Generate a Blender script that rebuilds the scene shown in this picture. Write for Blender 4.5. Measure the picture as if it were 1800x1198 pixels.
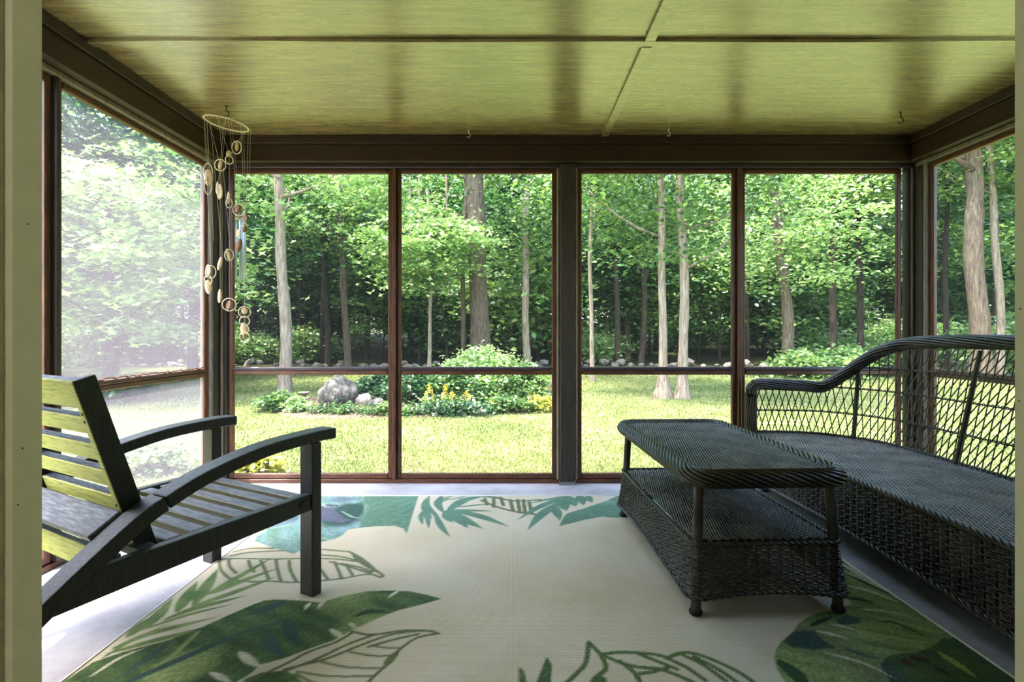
import bpy, math, random
import numpy as np
from mathutils import Vector, Matrix, Quaternion

# ------------------------------------------------------------------ reset
for o in list(bpy.data.objects):
    bpy.data.objects.remove(o, do_unlink=True)
scene = bpy.context.scene
COL = scene.collection

# ------------------------------------------------------------------ camera
FPX = 925.0                    # focal length in pixels of the 1800 px frame
cam_d = bpy.data.cameras.new('camera')
cam = bpy.data.objects.new('camera', cam_d)
COL.objects.link(cam)
cam_d.sensor_fit = 'HORIZONTAL'
cam_d.sensor_width = 36.0
cam_d.lens = 36.0 * FPX / 1800.0
cam_d.shift_y = -15.0 / 1800.0
cam_d.clip_start = 0.02
cam_d.clip_end = 300
cam.location = (0, 0, 1.0)
cam.rotation_euler = (math.pi / 2, 0, 0)
scene.camera = cam

# ------------------------------------------------------------------ sky, sun, exposure
world = bpy.data.worlds.new('sky')
scene.world = world
world.use_nodes = True
wn = world.node_tree.nodes
wl = world.node_tree.links
wn.clear()
w_out = wn.new('ShaderNodeOutputWorld')
w_bg = wn.new('ShaderNodeBackground')
w_sky = wn.new('ShaderNodeTexSky')
w_sky.sky_type = 'NISHITA'
w_sky.sun_disc = False
w_sky.sun_elevation = math.radians(67)
w_sky.sun_rotation = math.radians(243)
w_sky.air_density = 1.0
w_sky.dust_density = 3.0
w_sky.ozone_density = 1.0
w_bg.inputs['Strength'].default_value = 1.05
wl.new(w_sky.outputs['Color'], w_bg.inputs['Color'])
wl.new(w_bg.outputs['Background'], w_out.inputs['Surface'])

SUN_DIR = Vector((0.29, 0.20, -1.10)).normalized()
sun_d = bpy.data.lights.new('sun', 'SUN')
sun_d.energy = 7.0
sun_d.angle = math.radians(1.2)
sun_d.color = (1.0, 0.95, 0.86)
sun = bpy.data.objects.new('sun', sun_d)
COL.objects.link(sun)
sun.rotation_euler = SUN_DIR.to_track_quat('-Z', 'Y').to_euler()
sun.location = (-6, -4, 12)

vs = scene.view_settings
vs.view_transform = 'Standard'
vs.look = 'None'
vs.gamma = 1.0
vs.use_curve_mapping = False
vs.exposure = 1.15

# ------------------------------------------------------------------ helpers
def srgb(r, g, b):
    def f(c):
        c /= 255.0
        return c / 12.92 if c <= 0.04045 else ((c + 0.055) / 1.055) ** 2.4
    return (f(r), f(g), f(b), 1.0)

def tag(o, label=None, cat=None, group=None, kind=None):
    if label: o['label'] = label
    if cat: o['category'] = cat
    if group: o['group'] = group
    if kind: o['kind'] = kind
    return o

def empty(name, loc=(0, 0, 0), rz=0.0, parent=None):
    o = bpy.data.objects.new(name, None)
    o.empty_display_size = 0.1
    COL.objects.link(o)
    o.location = loc
    o.rotation_euler = (0, 0, rz)
    if parent: o.parent = parent
    return o

def copy_tree(o, parent=None):
    c = o.copy()
    COL.objects.link(c)
    c.parent = parent
    for ch in list(o.children):
        copy_tree(ch, c)
    return c

class MB:
    """collects shapes; build() links them as ONE mesh object"""
    def __init__(s):
        s.v = []; s.f = []; s.m = []
    def add(s, verts, faces, mi=0):
        b = len(s.v)
        s.v.extend([tuple(p) for p in verts])
        for f in faces:
            s.f.append(tuple(i + b for i in f)); s.m.append(mi)
        return s
    def box(s, x0, x1, y0, y1, z0, z1, mi=0, M=None, fm=None):
        vs_ = [Vector(p) for p in ((x0,y0,z0),(x1,y0,z0),(x1,y1,z0),(x0,y1,z0),(x0,y0,z1),(x1,y0,z1),(x1,y1,z1),(x0,y1,z1))]
        if M is not None: vs_ = [M @ p for p in vs_]
        fs = [(0,3,2,1),(4,5,6,7),(0,1,5,4),(1,2,6,5),(2,3,7,6),(3,0,4,7)]   # bottom top -y +x +y -x
        b = len(s.v)
        s.v.extend([tuple(p) for p in vs_])
        for k, f in enumerate(fs):
            s.f.append(tuple(i + b for i in f))
            s.m.append(fm.get(k, mi) if fm else mi)
        return s
    def tube(s, pts, r, n=8, mi=0, cap=True, closed=False, flat=1.0):
        pts = [Vector(p) for p in pts]
        N = len(pts)
        rr = r if hasattr(r, '__len__') else [r] * N
        tang = []
        for i in range(N):
            if closed: t = pts[(i+1) % N] - pts[i-1]
            else: t = pts[min(i+1, N-1)] - pts[max(i-1, 0)]
            tang.append(t.normalized() if t.length > 1e-9 else Vector((0,0,1)))
        t0 = tang[0]
        up = Vector((0,0,1)) if abs(t0.z) < 0.9 else Vector((1,0,0))
        nrm = (up - t0 * up.dot(t0)).normalized()
        rings = []
        for i in range(N):
            t = tang[i]
            nrm = (nrm - t * nrm.dot(t))
            if nrm.length < 1e-6: nrm = t.orthogonal()
            nrm.normalize()
            bi = t.cross(nrm)
            rings.append([pts[i] + nrm * (math.cos(2*math.pi*k/n) * rr[i] * flat) + bi * (math.sin(2*math.pi*k/n) * rr[i]) for k in range(n)])
        b = len(s.v)
        for rg in rings: s.v.extend([tuple(p) for p in rg])
        last = N if closed else N - 1
        for i in range(last):
            j = (i + 1) % N
            for k in range(n):
                l = (k + 1) % n
                s.f.append((b+i*n+k, b+i*n+l, b+j*n+l, b+j*n+k)); s.m.append(mi)
        if cap and not closed:
            s.f.append(tuple(b+k for k in reversed(range(n)))); s.m.append(mi)
            s.f.append(tuple(b+(N-1)*n+k for k in range(n))); s.m.append(mi)
        return s
    def lathe(s, prof, n=14, c=(0,0,0), mi=0):
        c = Vector(c)
        b = len(s.v)
        for (r, z) in prof:
            for k in range(n):
                a = 2*math.pi*k/n
                s.v.append((c.x+r*math.cos(a), c.y+r*math.sin(a), c.z+z))
        for i in range(len(prof)-1):
            for k in range(n):
                l = (k+1) % n
                s.f.append((b+i*n+k, b+i*n+l, b+(i+1)*n+l, b+(i+1)*n+k)); s.m.append(mi)
        s.f.append(tuple(b+k for k in reversed(range(n)))); s.m.append(mi)
        e = b+(len(prof)-1)*n
        s.f.append(tuple(e+k for k in range(n))); s.m.append(mi)
        return s
    def sweep_rect(s, pts, w, h, mi=0, side=Vector((1,0,0)), fm=None):
        """rectangular board swept along pts; w along side, h along the other normal"""
        pts = [Vector(p) for p in pts]
        N = len(pts); b = len(s.v)
        for i in range(N):
            t = (pts[min(i+1,N-1)] - pts[max(i-1,0)]).normalized()
            nn = side.cross(t).normalized()
            hh = h[i] if hasattr(h, '__len__') else h
            for (a, c) in ((-1,-1),(1,-1),(1,1),(-1,1)):
                s.v.append(tuple(pts[i] + side*(a*w/2) + nn*(c*hh/2)))
        for i in range(N-1):
            for k in range(4):
                l = (k+1) % 4
                s.f.append((b+i*4+k, b+i*4+l, b+(i+1)*4+l, b+(i+1)*4+k)); s.m.append(fm.get(k, mi) if fm else mi)
        s.f.append((b+3,b+2,b+1,b)); s.m.append(mi)
        e = b+(N-1)*4
        s.f.append((e,e+1,e+2,e+3)); s.m.append(mi)
        return s
    def build(s, name, mats, parent=None, smooth=False, bevel=0.0, kind=None, seg=1):
        me = bpy.data.meshes.new(name)
        me.from_pydata(s.v, [], s.f)
        if not isinstance(mats, (list, tuple)): mats = [mats]
        for m in mats: me.materials.append(m)
        if len(mats) > 1: me.polygons.foreach_set('material_index', s.m)
        if smooth: me.polygons.foreach_set('use_smooth', [True]*len(me.polygons))
        me.update()
        o = bpy.data.objects.new(name, me)
        COL.objects.link(o)
        if parent: o.parent = parent
        if kind: o['kind'] = kind
        if bevel:
            bm = o.modifiers.new('bevel', 'BEVEL'); bm.width = bevel; bm.segments = seg; bm.limit_method = 'ANGLE'
        return o

def np_mesh(name, V, F, mats, parent=None, attr=None, smooth=False, kind=None):
    """V (n,3), F (m,k) equal-size faces; attr: dict name -> (n,) float or (n,4) colour"""
    V = np.asarray(V, np.float32); F = np.asarray(F, np.int32)
    me = bpy.data.meshes.new(name)
    k = F.shape[1]
    me.vertices.add(len(V)); me.vertices.foreach_set('co', V.ravel())
    me.loops.add(F.size); me.loops.foreach_set('vertex_index', F.ravel())
    me.polygons.add(len(F))
    me.polygons.foreach_set('loop_start', np.arange(0, F.size, k, dtype=np.int32))
    me.polygons.foreach_set('loop_total', np.full(len(F), k, np.int32))
    if smooth: me.polygons.foreach_set('use_smooth', np.ones(len(F), bool))
    if attr:
        for an, av in attr.items():
            av = np.asarray(av, np.float32)
            if av.ndim == 2:
                a = me.attributes.new(an, 'FLOAT_COLOR', 'POINT'); a.data.foreach_set('color', av.ravel())
            else:
                a = me.attributes.new(an, 'FLOAT', 'POINT'); a.data.foreach_set('value', av)
    if not isinstance(mats, (list, tuple)): mats = [mats]
    for m in mats: me.materials.append(m)
    me.update(calc_edges=True)
    me.validate()
    o = bpy.data.objects.new(name, me)
    COL.objects.link(o)
    if parent: o.parent = parent
    if kind: o['kind'] = kind
    return o

def catmull(pts, per=8, closed=False):
    P = [Vector(p) for p in pts]
    N = len(P); out = []
    rng_ = range(N) if closed else range(N-1)
    for i in rng_:
        p0 = P[i-1] if (closed or i > 0) else P[0]*2 - P[1]
        p1 = P[i]; p2 = P[(i+1) % N]
        p3 = P[(i+2) % N] if (closed or i+2 < N) else P[-1]*2 - P[-2]
        for k in range(per):
            t = k/per
            out.append(0.5*((2*p1)+(p2-p0)*t+(2*p0-5*p1+4*p2-p3)*t*t+(3*p1-p0-3*p2+p3)*t**3))
    if not closed: out.append(P[-1].copy())
    return out

# ------------------------------------------------------------------ materials
def new_mat(name):
    m = bpy.data.materials.new(name); m.use_nodes = True
    nt = m.node_tree
    return m, nt.nodes, nt.links, nt.nodes['Principled BSDF']

def ramp(n, stops):
    r = n.new('ShaderNodeValToRGB')
    e = r.color_ramp.elements
    while len(e) > 1: e.remove(e[-1])
    e[0].position = stops[0][0]; e[0].color = stops[0][1]
    for p, c in stops[1:]:
        x = e.new(p); x.color = c
    return r

def coords(n, l, scale=(1,1,1), obj=True):
    tc = n.new('ShaderNodeTexCoord'); mp = n.new('ShaderNodeMapping')
    mp.inputs['Scale'].default_value = scale
    l.new(tc.outputs['Object'], mp.inputs['Vector'])
    return mp.outputs['Vector']

def noise(n, l, vec, scale, detail=5, rough=0.6):
    t = n.new('ShaderNodeTexNoise')
    t.inputs['Scale'].default_value = scale; t.inputs['Detail'].default_value = detail; t.inputs['Roughness'].default_value = rough
    if vec is not None: l.new(vec, t.inputs['Vector'])
    return t

def bump(n, l, h, bsdf, strength=0.3, dist=0.01):
    b = n.new('ShaderNodeBump'); b.inputs['Strength'].default_value = strength; b.inputs['Distance'].default_value = dist
    l.new(h, b.inputs['Height']); l.new(b.outputs['Normal'], bsdf.inputs['Normal'])
    return b

def mat_wood(name, stops, scale=(6,6,6), rough=0.5, bs=0.2, nscale=8, spec=0.5, coat=0.0):
    m, n, l, b = new_mat(name)
    v = coords(n, l, scale)
    t = noise(n, l, v, nscale, 8, 0.65)
    r = ramp(n, stops); l.new(t.outputs['Fac'], r.inputs['Fac'])
    l.new(r.outputs['Color'], b.inputs['Base Color'])
    b.inputs['Roughness'].default_value = rough
    b.inputs['Specular IOR Level'].default_value = spec
    b.inputs['Coat Weight'].default_value = coat
    b.inputs['Coat Roughness'].default_value = 0.2
    bump(n, l, t.outputs['Fac'], b, bs, 0.004)
    return m

M = {}
BR = [(0.25, srgb(34,21,14)), (0.55, srgb(52,33,22)), (0.8, srgb(64,42,29))]
M['beam_x'] = mat_wood('dark brown painted beam', BR, (0.6,6,6), 0.5, 0.12, 9, 0.35)
M['beam_y'] = mat_wood('dark brown painted side beam', BR, (6,0.6,6), 0.5, 0.12, 9, 0.35)
RB = [(0.28, srgb(40,24,16)), (0.48, srgb(84,50,32)), (0.75, srgb(124,78,48))]
M['red_v'] = mat_wood('red brown stained wood upright', RB, (9,9,0.9), 0.42, 0.25, 9)
M['red_x'] = mat_wood('red brown stained wood rail', RB, (0.9,9,9), 0.42, 0.25, 9)
M['red_y'] = mat_wood('red brown stained wood side rail', RB, (9,0.9,9), 0.42, 0.25, 9)
M['post'] = mat_wood('dark grey brown post paint', [(0.3, srgb(44,38,34)), (0.7, srgb(70,62,54))], (7,7,0.8), 0.45, 0.2, 8)
M['bead'] = mat_wood('grey brown bead with light painted in', [(0.3, srgb(92,82,70)), (0.7, srgb(150,138,120))], (7,7,0.8), 0.45, 0.2, 8)  # paler than the post: light on the trim put into the colour
M['railtop'] = mat_wood('dark violet grey rail paint', [(0.3, srgb(48,40,48)), (0.7, srgb(78,66,76))], (1,7,7), 0.35, 0.2, 8)

def mat_ceiling():
    m, n, l, b = new_mat('glossy varnished plywood ceiling')
    v = coords(n, l, (1.3, 16, 8))
    t = noise(n, l, v, 2.2, 10, 0.72)
    r = ramp(n, [(0.29, srgb(54,38,22)), (0.40, srgb(120,100,60)), (0.60, srgb(150,131,82)), (0.8, srgb(164,146,96))])
    l.new(t.outputs['Fac'], r.inputs['Fac'])
    # ring grain
    w = n.new('ShaderNodeTexWave'); w.wave_type = 'BANDS'; w.bands_direction = 'Y'
    w.inputs['Scale'].default_value = 5.0; w.inputs['Distortion'].default_value = 9.0; w.inputs['Detail'].default_value = 3
    v2 = coords(n, l, (0.35, 3.2, 1)); l.new(v2, w.inputs['Vector'])
    mx = n.new('ShaderNodeMixRGB'); mx.blend_type = 'MULTIPLY'; mx.inputs['Fac'].default_value = 0.22
    rw = ramp(n, [(0.0, (0.5,0.45,0.35,1)), (0.35, (1,1,1,1))]); l.new(w.outputs['Color'], rw.inputs['Fac'])
    l.new(r.outputs['Color'], mx.inputs['Color1']); l.new(rw.outputs['Color'], mx.inputs['Color2'])
    l.new(mx.outputs['Color'], b.inputs['Base Color'])
    b.inputs['Roughness'].default_value = 0.26
    b.inputs['IOR'].default_value = 3.0
    b.inputs['Specular IOR Level'].default_value = 0.6
    bump(n, l, t.outputs['Fac'], b, 0.16, 0.01)
    return m
M['ceiling'] = mat_ceiling()

def mat_concrete():
    m, n, l, b = new_mat('worn grey lavender concrete')
    v = coords(n, l)
    t = noise(n, l, v, 3.0, 8, 0.7); t2 = noise(n, l, v, 60, 4, 0.7)
    r = ramp(n, [(0.3, srgb(140,138,141)), (0.5, srgb(168,166,171)), (0.7, srgb(186,184,190))])
    l.new(t.outputs['Fac'], r.inputs['Fac'])
    mx = n.new('ShaderNodeMixRGB'); mx.blend_type = 'MULTIPLY'; mx.inputs['Fac'].default_value = 0.25
    l.new(r.outputs['Color'], mx.inputs['Color1']); l.new(t2.outputs['Fac'], mx.inputs['Color2'])
    l.new(mx.outputs['Color'], b.inputs['Base Color'])
    b.inputs['Roughness'].default_value = 0.6
    bump(n, l, t2.outputs['Fac'], b, 0.15, 0.004)
    return m
M['concrete'] = mat_concrete()

def plain(name, c, rough=0.6, nz=0.12, scale=30, bs=0.1, metallic=0.0, spec=0.5):
    m, n, l, b = new_mat(name)
    v = coords(n, l)
    t = noise(n, l, v, scale, 5, 0.6)
    lo = tuple(max(0, x*(1-nz)) for x in c[:3]) + (1,); hi = tuple(min(1, x*(1+nz)) for x in c[:3]) + (1,)
    r = ramp(n, [(0.3, lo), (0.7, hi)]); l.new(t.outputs['Fac'], r.inputs['Fac'])
    l.new(r.outputs['Color'], b.inputs['Base Color'])
    b.inputs['Roughness'].default_value = rough; b.inputs['Metallic'].default_value = metallic
    b.inputs['Specular IOR Level'].default_value = spec
    if bs: bump(n, l, t.outputs['Fac'], b, bs, 0.003)
    return m
M['jamb'] = plain('pale grey green door frame paint', srgb(216,213,180), 0.45, 0.05, 40, 0.06)
M['jamb_tan'] = plain('tan door frame wood', srgb(160,150,112), 0.6, 0.2, 90, 0.15)
M['plaster'] = plain('off white plaster', srgb(226,222,210), 0.8, 0.03, 20, 0.05)
M['siding'] = plain('tan house siding', srgb(170,160,130), 0.7, 0.06, 20, 0.1)
M['roof'] = plain('dark shingle roof', srgb(70,66,62), 0.9, 0.2, 20, 0.2)
M['metal'] = plain('galvanised metal', srgb(150,150,150), 0.4, 0.1, 50, 0.05, 0.8)
M['hole'] = plain('black plug', srgb(14,13,13), 0.5, 0.1)

def mat_wicker(name, lo, hi, rough=0.34):
    m, n, l, b = new_mat(name)
    v = coords(n, l)
    t = noise(n, l, v, 9, 5, 0.6); t2 = noise(n, l, v, 140, 2, 0.5)
    mm = n.new('ShaderNodeMath'); mm.operation = 'ADD'
    l.new(t.outputs['Fac'], mm.inputs[0])
    m3 = n.new('ShaderNodeMath'); m3.operation = 'MULTIPLY_ADD'; m3.inputs[1].default_value = 0.6; m3.inputs[2].default_value = -0.3
    l.new(t2.outputs['Fac'], m3.inputs[0]); l.new(m3.outputs[0], mm.inputs[1])
    r = ramp(n, [(0.3, lo), (0.7, hi)]); l.new(mm.outputs[0], r.inputs['Fac'])
    l.new(r.outputs['Color'], b.inputs['Base Color'])
    b.inputs['Roughness'].default_value = rough
    b.inputs['Specular IOR Level'].default_value = 0.45
    return m
M['wicker'] = mat_wicker('charcoal resin wicker', srgb(29,26,23), srgb(74,70,62), 0.28)
M['wicker_seat'] = mat_wicker('charcoal resin wicker with sky light in the colour', srgb(64,62,57), srgb(132,129,120), 0.38)  # paler copy for seat and table tops, sky light put into the colour
M['under'] = plain('black inner frame', srgb(20,19,18), 0.8, 0.1)

M['chair'] = mat_wood('weathered slate grey stained hardwood',
    [(0.30, srgb(20,22,23)), (0.5, srgb(42,46,49)), (0.72, srgb(82,90,98))], (30,3,30), 0.45, 0.35, 5)
M['chair_v'] = mat_wood('dark stained hardwood with side shade in the colour',  # darker than the weathered tops: shade of the sides put into the colour
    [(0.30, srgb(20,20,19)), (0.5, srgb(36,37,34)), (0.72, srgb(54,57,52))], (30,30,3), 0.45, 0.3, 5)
M['chair_olive'] = mat_wood('dark olive slat edge',
    [(0.30, srgb(30,32,16)), (0.5, srgb(58,62,30)), (0.72, srgb(84,88,44))], (3,30,30), 0.5, 0.3, 5)
M['chair_seat'] = mat_wood('weathered blue grey hardwood slat',
    [(0.30, srgb(40,43,48)), (0.5, srgb(80,87,97)), (0.72, srgb(136,145,158))], (3,30,30), 0.5, 0.35, 5)
M['chair_back'] = mat_wood('olive wood back with yellow light in the colour',  # yellow light on the rear faces is put into the colour
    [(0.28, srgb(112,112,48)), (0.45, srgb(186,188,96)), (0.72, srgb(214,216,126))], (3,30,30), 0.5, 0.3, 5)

def mat_screen(name, lo, hi, shade, threads=False):
    m, n, l, b = new_mat(name)
    n.remove(b)
    out = [x for x in n if x.type == 'OUTPUT_MATERIAL'][0]
    tr = n.new('ShaderNodeBsdfTransparent'); df = n.new('ShaderNodeBsdfDiffuse'); tl = n.new('ShaderNodeBsdfTranslucent')
    df.inputs['Color'].default_value = shade; tl.inputs['Color'].default_value = shade
    if threads:      # light falls on the upper side of the round horizontal threads
        cx_ = n.new('ShaderNodeCombineXYZ'); cx_.inputs[2].default_value = 1.0
        l.new(cx_.outputs[0], df.inputs['Normal'])
    m1 = n.new('ShaderNodeMixShader'); m1.inputs[0].default_value = 0.15 if threads else 0.55
    l.new(df.outputs[0], m1.inputs[1]); l.new(tl.outputs[0], m1.inputs[2])
    m2 = n.new('ShaderNodeMixShader'); m2.inputs[0].default_value = 0.16
    # patchy opacity; on the left screens it carries the painted sun haze
    v = coords(n, l); t = noise(n, l, v, 9, 8, 0.8)
    r = n.new('ShaderNodeMapRange'); r.inputs['From Min'].default_value = 0.3; r.inputs['From Max'].default_value = 0.75
    r.inputs['To Min'].default_value = lo; r.inputs['To Max'].default_value = hi
    l.new(t.outputs['Fac'], r.inputs['Value']); l.new(r.outputs[0], m2.inputs[0])
    l.new(tr.outputs[0], m2.inputs[1]); l.new(m1.outputs[0], m2.inputs[2])
    l.new(m2.outputs[0], out.inputs['Surface'])
    return m
M['screen'] = mat_screen('charcoal insect screen mesh', 0.05, 0.13, srgb(120,118,124))
M['screen_hazed'] = mat_screen('silver insect screen mesh with sun haze painted in', 0.11, 0.14, srgb(228,222,236), True)  # pale shade and denser mesh paint in the haze of the sun

def mat_leaf(name, dark, mid, lite, trans=0.36, rough=0.42):
    m, n, l, b = new_mat(name)
    out = [x for x in n if x.type == 'OUTPUT_MATERIAL'][0]
    at = n.new('ShaderNodeAttribute'); at.attribute_name = 'tint'
    oi = n.new('ShaderNodeObjectInfo')
    ma = n.new('ShaderNodeMath'); ma.operation = 'MULTIPLY_ADD'; ma.inputs[1].default_value = 0.25; ma.inputs[2].default_value = -0.12
    l.new(oi.outputs['Random'], ma.inputs[0])
    ad = n.new('ShaderNodeMath'); ad.operation = 'ADD'
    l.new(at.outputs['Fac'], ad.inputs[0]); l.new(ma.outputs[0], ad.inputs[1])
    r = ramp(n, [(0.05, dark), (0.5, mid), (0.95, lite)])
    l.new(ad.outputs[0], r.inputs['Fac'])
    l.new(r.outputs['Color'], b.inputs['Base Color'])
    b.inputs['Roughness'].default_value = rough
    b.inputs['Specular IOR Level'].default_value = 0.7
    tl = n.new('ShaderNodeBsdfTranslucent')
    hs = n.new('ShaderNodeHueSaturation'); hs.inputs['Value'].default_value = 1.5; hs.inputs['Saturation'].default_value = 1.1; hs.inputs['Hue'].default_value = 0.485
    l.new(r.outputs['Color'], hs.inputs['Color']); l.new(hs.outputs['Color'], tl.inputs['Color'])
    mx = n.new('ShaderNodeMixShader'); mx.inputs[0].default_value = trans
    l.new(b.outputs[0], mx.inputs[1]); l.new(tl.outputs[0], mx.inputs[2])
    l.new(mx.outputs[0], out.inputs['Surface'])
    return m
M['leaf'] = mat_leaf('green broad leaves', srgb(36,66,34), srgb(70,108,54), srgb(134,164,92))
M['leaf_deep'] = mat_leaf('deep green forest leaves', srgb(24,54,34), srgb(46,84,48), srgb(96,134,76))
M['leaf_lite'] = mat_leaf('pale green maple leaves', srgb(78,116,60), srgb(122,156,92), srgb(176,198,140))
M['leaf_yel'] = mat_leaf('yellow green leaves', srgb(112,128,50), srgb(160,164,70), srgb(200,196,100))
M['flower_yel'] = mat_leaf('golden yellow blossoms', srgb(170,152,40), srgb(206,188,60), srgb(228,214,100), 0.3)
M['flower_white'] = mat_leaf('white blossoms', srgb(200,204,190), srgb(226,228,220), srgb(244,244,240), 0.3)
M['grass'] = mat_leaf('sunlit lawn grass', srgb(64,84,36), srgb(100,114,62), srgb(146,146,98), 0.3, 0.6)

def mat_bark(name, stops, sc=(9,9,1.1)):
    m, n, l, b = new_mat(name)
    v = coords(n, l, sc)
    t = noise(n, l, v, 3.2, 8, 0.7)
    r = ramp(n, stops); l.new(t.outputs['Fac'], r.inputs['Fac'])
    l.new(r.outputs['Color'], b.inputs['Base Color'])
    b.inputs['Roughness'].default_value = 0.9
    b.inputs['Specular IOR Level'].default_value = 0.15
    bump(n, l, t.outputs['Fac'], b, 0.9, 0.06)
    return m
M['bark'] = mat_bark('grey brown bark', [(0.3, srgb(58,50,42)), (0.5, srgb(104,92,78)), (0.72, srgb(140,126,108))])
M['bark_pale'] = mat_bark('pale shaggy bark', [(0.3, srgb(90,78,66)), (0.5, srgb(148,134,116)), (0.72, srgb(190,176,158))])
M['bark_dark'] = mat_bark('dark bark', [(0.3, srgb(36,31,27)), (0.5, srgb(64,56,48)), (0.72, srgb(92,82,70))])

def mat_stone(name, stops, sc=6):
    m, n, l, b = new_mat(name)
    v = coords(n, l)
    t = noise(n, l, v, sc, 9, 0.75)
    r = ramp(n, stops); l.new(t.outputs['Fac'], r.inputs['Fac'])
    l.new(r.outputs['Color'], b.inputs['Base Color'])
    b.inputs['Roughness'].default_value = 0.9
    bump(n, l, t.outputs['Fac'], b, 0.8, 0.04)
    return m
M['stone'] = mat_stone('mottled grey boulder with lichen', [(0.38, srgb(26,27,26)), (0.49, srgb(60,60,56)), (0.57, srgb(104,98,90)), (0.72, srgb(168,154,142))], 7)
M['stone_pale'] = mat_stone('pale field stone', [(0.3, srgb(80,74,68)), (0.6, srgb(140,130,120)), (0.8, srgb(176,166,154))], 8)

def mat_ground():
    m, n, l, b = new_mat('lawn and woodland floor')
    tc = n.new('ShaderNodeTexCoord')
    sp = n.new('ShaderNodeSeparateXYZ'); l.new(tc.outputs['Object'], sp.inputs[0])
    t = noise(n, l, tc.outputs['Object'], 0.9, 9, 0.7); t2 = noise(n, l, tc.outputs['Object'], 28, 4, 0.7)
    r = ramp(n, [(0.30, srgb(66,84,38)), (0.5, srgb(102,114,62)), (0.66, srgb(138,138,92))])
    mt = n.new('ShaderNodeMath'); mt.operation = 'MULTIPLY_ADD'; mt.inputs[1].default_value = 0.35; mt.inputs[2].default_value = -0.17
    l.new(t2.outputs['Fac'], mt.inputs[0])
    ad = n.new('ShaderNodeMath'); ad.operation = 'ADD'; l.new(t.outputs['Fac'], ad.inputs[0]); l.new(mt.outputs[0], ad.inputs[1])
    l.new(ad.outputs[0], r.inputs['Fac'])
    litter = ramp(n, [(0.35, srgb(40,54,32)), (0.5, srgb(62,66,42)), (0.65, srgb(96,86,62))])
    l.new(t2.outputs['Fac'], litter.inputs['Fac'])
    my = n.new('ShaderNodeMath'); my.operation = 'MULTIPLY_ADD'; my.inputs[1].default_value = 4.0; my.inputs[2].default_value = -2.0
    l.new(t.outputs['Fac'], my.inputs[0])
    a2 = n.new('ShaderNodeMath'); a2.operation = 'ADD'; l.new(sp.outputs['Y'], a2.inputs[0]); l.new(my.outputs[0], a2.inputs[1])
    mr = n.new('ShaderNodeMapRange'); mr.inputs['From Min'].default_value = 16.5; mr.inputs['From Max'].default_value = 18.0
    l.new(a2.outputs[0], mr.inputs['Value'])
    mx = n.new('ShaderNodeMixRGB'); l.new(mr.outputs[0], mx.inputs['Fac'])
    l.new(r.outputs['Color'], mx.inputs['Color1']); l.new(litter.outputs['Color'], mx.inputs['Color2'])
    l.new(mx.outputs['Color'], b.inputs['Base Color'])
    b.inputs['Roughness'].default_value = 0.95
    b.inputs['Specular IOR Level'].default_value = 0.1
    bump(n, l, t2.outputs['Fac'], b, 0.5, 0.03)
    return m
M['ground'] = mat_ground()
M['mulch'] = mat_stone('brown bark mulch', [(0.35, srgb(84,62,50)), (0.55, srgb(140,112,94)), (0.7, srgb(176,150,130))], 30)

def mat_rug():
    m, n, l, b = new_mat('woven rug with tropical leaf print')
    at = n.new('ShaderNodeAttribute'); at.attribute_name = 'print'
    v = coords(n, l)
    # woven ticks
    w1 = n.new('ShaderNodeTexWave'); w1.bands_direction = 'X'; w1.inputs['Scale'].default_value = 55; w1.inputs['Distortion'].default_value = 1.0; w1.inputs['Detail'].default_value = 1
    w2 = n.new('ShaderNodeTexWave'); w2.bands_direction = 'Y'; w2.inputs['Scale'].default_value = 40; w2.inputs['Distortion'].default_value = 1.0; w2.inputs['Detail'].default_value = 1
    l.new(v, w1.inputs['Vector']); l.new(v, w2.inputs['Vector'])
    mu = n.new('ShaderNodeMath'); mu.operation = 'MULTIPLY'; l.new(w1.outputs['Fac'], mu.inputs[0]); l.new(w2.outputs['Fac'], mu.inputs[1])
    rr = ramp(n, [(0.0, (0.60,0.60,0.57,1)), (0.4, (1,1,1,1))]); l.new(mu.outputs[0], rr.inputs['Fac'])
    mx = n.new('ShaderNodeMixRGB'); mx.blend_type = 'MULTIPLY'; mx.inputs['Fac'].default_value = 0.8
    l.new(at.outputs['Color'], mx.inputs['Color1']); l.new(rr.outputs['Color'], mx.inputs['Color2'])
    t = noise(n, l, v, 2.2, 5, 0.6)
    st = ramp(n, [(0.35, (0.90,0.87,0.78,1)), (0.6, (1,1,1,1))]); l.new(t.outputs['Fac'], st.inputs['Fac'])
    m2 = n.new('ShaderNodeMixRGB'); m2.blend_type = 'MULTIPLY'; m2.inputs['Fac'].default_value = 1.0
    l.new(mx.outputs['Color'], m2.inputs['Color1']); l.new(st.outputs['Color'], m2.inputs['Color2'])
    l.new(m2.outputs['Color'], b.inputs['Base Color'])
    b.inputs['Roughness'].default_value = 0.85
    b.inputs['Specular IOR Level'].default_value = 0.2
    bump(n, l, mu.outputs[0], b, 0.35, 0.003)
    return m
M['rug'] = mat_rug()
M['rug_edge'] = plain('cream rug binding', srgb(206,202,188), 0.8, 0.08, 120, 0.2)
M['string'] = plain('pale nylon string', srgb(196,188,168), 0.4, 0.05, 30, 0)
M['hoop'] = plain('cream hoop', srgb(226,214,176), 0.5, 0.06, 40, 0.05)
M['shell'] = plain('tan sea shell', srgb(206,180,140), 0.35, 0.25, 60, 0.1)
M['shell_brown'] = plain('brown sea shell', srgb(132,92,54), 0.35, 0.35, 60, 0.1)
M['chime_tube'] = plain('pale blue grey aluminium tube', srgb(170,190,196), 0.3, 0.05, 30, 0, 0.6)
M['hook_dark'] = plain('dark iron hook', srgb(34,28,22), 0.4, 0.1, 30, 0, 0.6)
M['hook_white'] = plain('white coated hook', srgb(220,214,196), 0.4, 0.05, 30, 0)

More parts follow.
